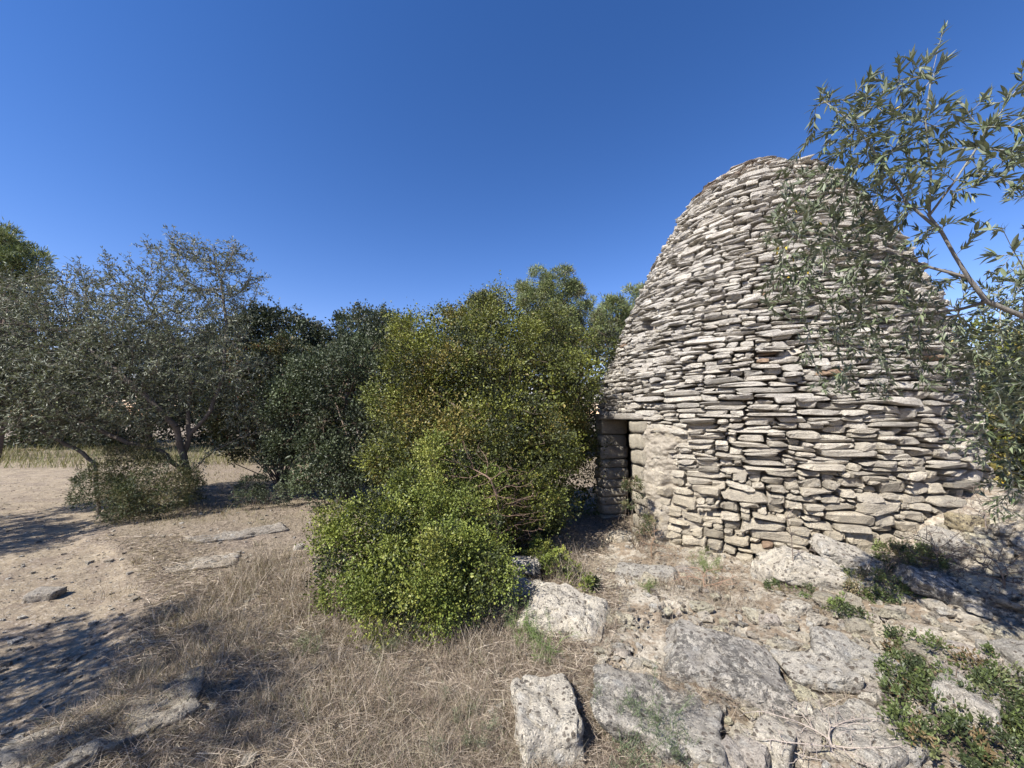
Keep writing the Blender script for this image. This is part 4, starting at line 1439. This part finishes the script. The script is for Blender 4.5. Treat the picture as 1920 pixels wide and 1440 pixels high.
def dry_grass():
    rg = np.random.default_rng(53)
    parts = []
    # matted straw
    n = 78000
    p = scatter(rg, n, -1.2, .9, 1.25, 5.2, lambda x, y: grassmask(x, y) * np.clip(.75 + .9 * fbm(x, y, 2.5, 3, 82), .12, 1))
    z = hgt_rock(p[:, 0], p[:, 1])
    lift = rg.uniform(0, .05, n) * np.clip(1 + fbm(p[:, 0], p[:, 1], 2.5, 3, 82), 0, 2)
    P = np.stack([p[:, 0], p[:, 1], z + lift], -1)
    D = rg.normal(size=(n, 3)) * np.array([1, 1, .22]) + np.array([0, 0, .16])
    C = palette(rg, n, STRAW, (.3, .22, .2, .14, .14), .14)
    parts.append((P, D, rg.uniform(.04, .15, n), rg.uniform(.0013, .0032, n) * np.clip(p[:, 1] / 2.2, .8, 2.2), C, .5, rg))
    # standing tufts
    nt_ = 800
    q = scatter(rg, nt_, -1.15, .8, 1.3, 5.0, lambda x, y: grassmask(x, y) * sstep(.0, .5, fbm(x, y, 1.9, 3, 83) + .2))
    per = 34
    c = np.repeat(q, per, 0) + rg.normal(0, .028, (nt_ * per, 2))
    z = hgt_rock(c[:, 0], c[:, 1])
    D = np.stack([rg.normal(0, .45, len(c)), rg.normal(0, .45, len(c)), np.ones(len(c))], -1)
    C = palette(rg, len(c), STRAW + ((.15, .18, .08),), (.28, .2, .2, .12, .13, .07), .14)
    parts.append((np.stack([c[:, 0], c[:, 1], z], -1), D, rg.uniform(.05, .19, len(c)) * np.repeat(rg.uniform(.6, 1.3, nt_), per), rg.uniform(.0010, .0022, len(c)) * np.clip(c[:, 1] / 2.2, .8, 2.2), C, .55, rg))
    # taller grass before the low bush and along the path edge
    spots = [(455, 1100, 26, .30), (500, 1065, 26, .32), (540, 1110, 24, .3), (430, 1130, 22, .3), (560, 1160, 20, .28), (600, 1130, 20, .3), (380, 1160, 16, .22), (330, 1190, 14, .2), (620, 1195, 20, .25), (690, 1205, 16, .2),
             (760, 1215, 22, .22), (860, 1210, 22, .2), (930, 1190, 18, .22), (1065, 1100, 18, .34), (1085, 1085, 14, .34), (1045, 1070, 14, .3), (480, 1190, 18, .24), (400, 1230, 14, .2), (350, 1260, 12, .2), (230, 1115, 8, .14), (650, 1290, 14, .18), (680, 1320, 14, .2),
             (640, 1010, 14, .2), (600, 1060, 18, .26), (580, 1000, 14, .2), (1300, 1100, 16, .14), (1340, 1120, 16, .13), (1250, 1110, 14, .14), (1400, 1150, 12, .12), (1290, 1180, 10, .12)]
    for (a, b, m, hgt_) in spots:
        g = G(a, b); k = m * 10; hgt_ = hgt_ * 1.25
        xy = g[:2] + rg.normal(0, .11, (k, 2))
        z = hgt_rock(xy[:, 0], xy[:, 1])
        D = np.stack([rg.normal(0, .32, k), rg.normal(0, .32, k), np.ones(k)], -1)
        C = palette(rg, k, STRAW, None, .12)
        parts.append((np.stack([xy[:, 0], xy[:, 1], z], -1), D, rg.uniform(.4, 1, k) * hgt_, rg.uniform(.0018, .0036, k), C, .45, rg))
    add_blades('dry_grass', 'matted dry straw-coloured grass in the centre foreground', parts)

    # sparse straw on the rubble
    n = 17000
    p = scatter(rg, n, -.2, 1.5, 1.3, 5.0, lambda x, y: rockmask(x, y) * outside_hut(x, y) * sstep(.0, .45, fbm(x, y, 1.7, 3, 85) + .12))
    z = hgt_rock(p[:, 0], p[:, 1])
    D = rg.normal(size=(n, 3)) * np.array([1, 1, .3]) + np.array([0, 0, .35])
    C = palette(rg, n, STRAW, None, .14)
    add_blades('dry_stalks', 'thin dry stalks growing between the broken stones', [(np.stack([p[:, 0], p[:, 1], z], -1), D, rg.uniform(.05, .17, n), rg.uniform(.0014, .0028, n), C, .5, rg)])

    # far field of dry grass
    n = 18000
    def fd(x, y):
        return sstep(.8, .3, pathmask(x, y)) * np.clip(.6 + fbm(x, y, .6, 3, 86), .05, 1)
    p = scatter(rg, n, -1.6, .4, 5.6, 24, fd)
    z = hgt(p[:, 0], p[:, 1])
    D = np.stack([rg.normal(0, .35, n), rg.normal(0, .35, n), np.ones(n)], -1)
    C = palette(rg, n, ((.33, .285, .165), (.27, .225, .14), (.38, .33, .21), (.18, .18, .085), (.22, .17, .11)), None, .14)
    far = np.clip(p[:, 1] / 10, .5, 2)
    m9 = 9000
    p9 = scatter(rg, m9, -1.5, -.1, 12.5, 26, lambda x, y: np.clip(.6 + fbm(x, y, .4, 3, 88), .1, 1))
    tall = (np.stack([p9[:, 0], p9[:, 1], hgt(p9[:, 0], p9[:, 1])], -1), np.stack([rg.normal(0, .25, m9), rg.normal(0, .25, m9), np.ones(m9)], -1), rg.uniform(.2, .5, m9), rg.uniform(.012, .022, m9),
            palette(rg, m9, ((.33, .30, .16), (.27, .26, .135), (.38, .335, .205), (.19, .205, .085)), None, .14), .4, rg)
    add_blades('far_dry_grass', 'yellow dry grass behind the olive tree and the path', [(np.stack([p[:, 0], p[:, 1], z], -1), D, rg.uniform(.05, .20, n) * far * np.clip(.8 + fbm(p[:, 0], p[:, 1], .8, 2, 87), .3, 1.6), rg.uniform(.006, .011, n) * far, C, .5, rg), tall])


dry_grass()


def small_plants():
    rg = np.random.default_rng(61)
    # undergrowth round the olive stems
    bush('undergrowth', 'dark green undergrowth round the foot of the olive stems',
         [px_lobe(*a) for a in ((220, 905, 6.4, .30), (270, 890, 6.5, .34), (315, 910, 6.3, .28), (200, 940, 6.1, .20), (250, 945, 6.0, .22), (310, 950, 6.0, .18), (250, 865, 6.7, .30), (340, 920, 6.6, .22), (180, 920, 6.5, .22))],
         rg, ((.11, .13, .045), (.08, .10, .04), (.15, .145, .06), (.05, .065, .03), (.20, .17, .09)), None, leaf=.045, lw=.010, sub=.16, lai=.4, fill=.3, trunk=(-6.2, 6.4, 0), cat='undergrowth')
    bush('low_shrub', 'low dark shrub right of the olive trunk on the litter',
         [px_lobe(*a) for a in ((440, 935, 6.6, .14), (475, 920, 7.2, .18), (520, 930, 6.9, .15))],
         rg, GREY_G, None, leaf=.035, lw=.012, sub=.12, lai=.5, fill=.3, trunk=(-4.4, 6.7, 0))
    # green trailing plant bottom right
    n = 0
    lobes = []
    for a in ((1760, 1240, 60), (1720, 1290, 60), (1800, 1290, 70), (1870, 1330, 70), (1740, 1350, 60), (1820, 1390, 80), (1890, 1410, 70), (1760, 1420, 60), (1870, 1270, 50), (1700, 1400, 40), (1900, 1350, 50), (1780, 1330, 60)):
        g = G(a[0], a[1]); r_ = a[2] / F * g[1]
        lobes.append((g + [0, 0, .02], (r_, r_, .075), .8))
    bush('ground_cover', 'low green oak seedlings spreading over the stones in the bottom right corner', lobes, rg,
         ((.11, .14, .045), (.08, .105, .035), (.15, .165, .07), (.17, .12, .06), (.045, .06, .025)), (.2, .3, .18, .08, .24), leaf=.024, lw=.011, sub=.055, lai=.34, fill=.1, stems=90, cat='plant')
    bush('ground_cover', 'patch of small green leaves at the foot of the sloping slab', [(G(1650, 1110) + [0, 0, .04], (.22, .16, .08), 1.0), (G(1700, 1060) + [0, 0, .05], (.2, .18, .1), .9), (G(1590, 1150) + [0, 0, .02], (.16, .12, .05), .7), (G(1480, 1112) + [0, 0, .02], (.12, .1, .05), .7)],
         rg, ((.13, .17, .05), (.09, .12, .04), (.17, .19, .07), (.06, .08, .03), (.22, .18, .1)), None, leaf=.022, lw=.010, sub=.05, lai=.6, fill=.2, cat='plant')
    bush('oak_shoots', 'small green oak shoots beside the two stacked rocks', [(G(1050, 1090) + [0, 0, .10], (.16, .13, .14), 1.0), (G(1015, 1065) + [0, 0, .12], (.16, .13, .16), 1.0), (G(1090, 1110) + [0, 0, .05], (.12, .10, .09), 1.0)],
         rg, GREEN_L, None, leaf=.020, lw=.013, sub=.05, lai=.6, fill=.3, cat='plant')
    bush('doorway_plant', 'thin leafy plant growing in the doorway of the hut', [(at(1185, 925, 4.75), (.09, .09, .17), .6), (at(1205, 990, 4.7), (.10, .10, .12), .6)],
         rg, ((.12, .14, .05), (.08, .10, .04), (.16, .15, .07), (.05, .06, .03), (.2, .16, .1)), None, leaf=.022, lw=.012, sub=.055, lai=.5, fill=.25, cat='plant')

    # feathery green plants (wild asparagus like) in the grass
    def feathery(name, label, spots, col, hh):
        g0 = G(*spots[0][:2])
        root = empty(name, tuple(g0)); tag(root, label, 'plant')
        wood = Acc(); V_, T_, C_, nn = [], [], [], 0
        for (a, b, r_, k) in spots:
            g = G(a, b)
            for s in range(k):
                p0 = g + np.append(rg.normal(0, r_, 2), 0)
                d = unit(np.array([rg.normal(0, .4), rg.normal(0, .4), 1.]))
                ln = hh * rg.uniform(.5, 1.1)
                p1 = p0 + d * ln * .5; p2 = p1 + unit(d + [rg.normal(0, .4), rg.normal(0, .4), -.3]) * ln * .5
                V, q_ = tubes(np.array([p0, p1]) - g0, np.array([p1, p2]) - g0, np.array([.0018, .0014]), np.array([.0014, .0007]), 4)
                wood.add(V, q_, np.array(col) * 1.2)
                m = 70
                t = rg.uniform(.1, 1, m)
                P = np.where(t[:, None] < .5, p0 + (p1 - p0) * (t[:, None] * 2), p1 + (p2 - p1) * (t[:, None] * 2 - 1)) + rg.normal(0, .012, (m, 3))
                D = unit(rg.normal(0, 1, (m, 3)) + d * .6)
                V, T = leaf_quads(P - g0, D, rg.uniform(.012, .035, m), np.full(m, .0028), rg)
                V_.append(V); T_.append(T + nn); nn += len(V); C_.append(np.repeat(palette(rg, m, (col, np.array(col) * .7, np.array(col) * 1.3)), 4, 0))
        mobj('stems', wood.mesh('stems', M_BARK), root)
        mobj('foliage', make_mesh('foliage', np.concatenate(V_), np.concatenate(T_), np.concatenate(C_), False, M_LEAF), root)
    feathery('feathery_plant', 'feathery green plant in the grass left of the flat pale slab', [(1015, 1235, .06, 16), (1000, 1200, .06, 14), (960, 1180, .05, 10)], (.14, .19, .06), .26)
    feathery('feathery_plant', 'feathery grey-green plant in the bottom foreground over the broad slab', [(1190, 1410, .07, 18), (1235, 1380, .06, 14), (1160, 1380, .04, 8), (1270, 1420, .05, 10)], (.11, .14, .07), .22)
    feathery('feathery_plant', 'small green tuft in the rubble before the doorway', [(1215, 1112, .05, 10)], (.14, .18, .06), .14)
    feathery('feathery_plant', 'thin green tuft in the straw below the low bush', [(730, 1215, .05, 10), (580, 1225, .05, 9)], (.15, .17, .08), .16)
    feathery('feathery_plant', 'green spiny plant in the straw at the bottom centre', [(890, 1400, .08, 8), (850, 1350, .08, 6)], (.16, .17, .10), .14)
    feathery('feathery_plant', 'leaning green stalks at the foot of the wall left of the sapling', [(1330, 1075, .06, 12), (1310, 1060, .05, 8)], (.16, .2, .07), .2)

    # bare twigs: sapling, brambles
    def twiggy(name, label, seeds, lobes, step, dens, r0, col, cat='shrub', rmax=.01):
        att = np.concatenate([ball(rg, int(k), c, np.broadcast_to(r, (3,))) for c, r, k in lobes])
        sN, sP = nodes_from(seeds)
        N, Pn = grow(np.array(sN), np.array(sP), att, step, step * 20, step * 1.2, 70, rg, 0)
        rad = radii(Pn, r0, 2.5, rmax)
        ch = np.where(Pn >= 0)[0]
        g0 = N[0].copy()
        V, q_ = tubes(N[Pn[ch]] - g0, N[ch] - g0, np.minimum(rad[Pn[ch]], rad[ch] * 1.4), rad[ch], 4)
        o = mobj(name, make_mesh(name, V, q_, np.tile(col, (len(V), 1)), True, M_BARK))
        o.location = tuple(g0)
        tag(o, label, cat)
    g = G(1490, 1105)
    twiggy('bare_sapling', 'thin bare sapling standing against the foot of the hut wall', [[g, g + [0, .0, .3], g + [-.03, .0, .62]]],
           [(g + [0, 0, .55], (.14, .1, .3), 60), (g + [.12, 0, .3], (.1, .08, .15), 25)], .03, 1, .0012, (.20, .16, .13), 'sapling')
    g = G(900, 1010); 
    twiggy('bramble', 'dry reddish-brown bramble tangle inside the right side of the big bush', [[at(930, 1030, 3.9), at(935, 960, 3.85), at(920, 900, 3.8)]],
           [(at(930, 930, 3.95), (.42, .30, .38), 480), (at(870, 870, 4.0), (.36, .25, .28), 300), (at(985, 960, 4.15), (.26, .25, .32), 260)], .04, 1, .0015, (.20, .135, .10), 'bramble')
    g = G(1222, 1045)
    twiggy('dry_herbs', 'dry brown herbs standing at the right jamb of the doorway', [[g, g + [0, 0, .15]]], [(g + [0, 0, .22], (.16, .13, .2), 260), (g + [.15, -.1, .1], (.16, .1, .12), 140)], .022, 1, .0012, (.26, .18, .12), 'plant')
    g = G(1320, 1100)
    twiggy('dry_herbs', 'reddish dry herbs at the wall foot right of the doorway', [[g, g + [0, 0, .06]]], [(g + [0, 0, .09], (.34, .16, .1), 330)], .024, 1, .0012, (.34, .22, .15), 'plant')
    g = G(1850, 1000)
    twiggy('bare_twigs', 'bare twigs standing on the rubble mound', [[g, g + [0, 0, .15]]], [(g + [0, 0, .22], (.26, .2, .22), 260)], .03, 1, .0014, (.22, .18, .15), 'plant')
    for (a_, b_, lab_) in ((1885, 1120, 'dark leafless scrub in the olive shade at the right edge'), (1760, 1075, 'dry scrub twigs in the olive shade on the mound')):
        g = G(a_, b_)
        twiggy('dry_scrub', lab_, [[g, g + [0, 0, .12]]], [(g + [0, 0, .2], (.34, .24, .22), 420)], .03, 1, .0014, (.14, .11, .09), 'scrub')
    g = G(1560, 1420)
    twiggy('dry_twigs', 'grey dry twig tangle over the stones in the bottom foreground', [[g, g + [0, 0, .05]]], [(g + [0, 0.05, .08], (.42, .22, .09), 700)], .022, 1, .0011, (.38, .32, .27), 'plant')
    g = G(700, 1440)


small_plants()
tris = sum(sum(max(0, len(p.vertices) - 2) for p in ()) for m in ())
print('done', round(time.time() - T0, 1))
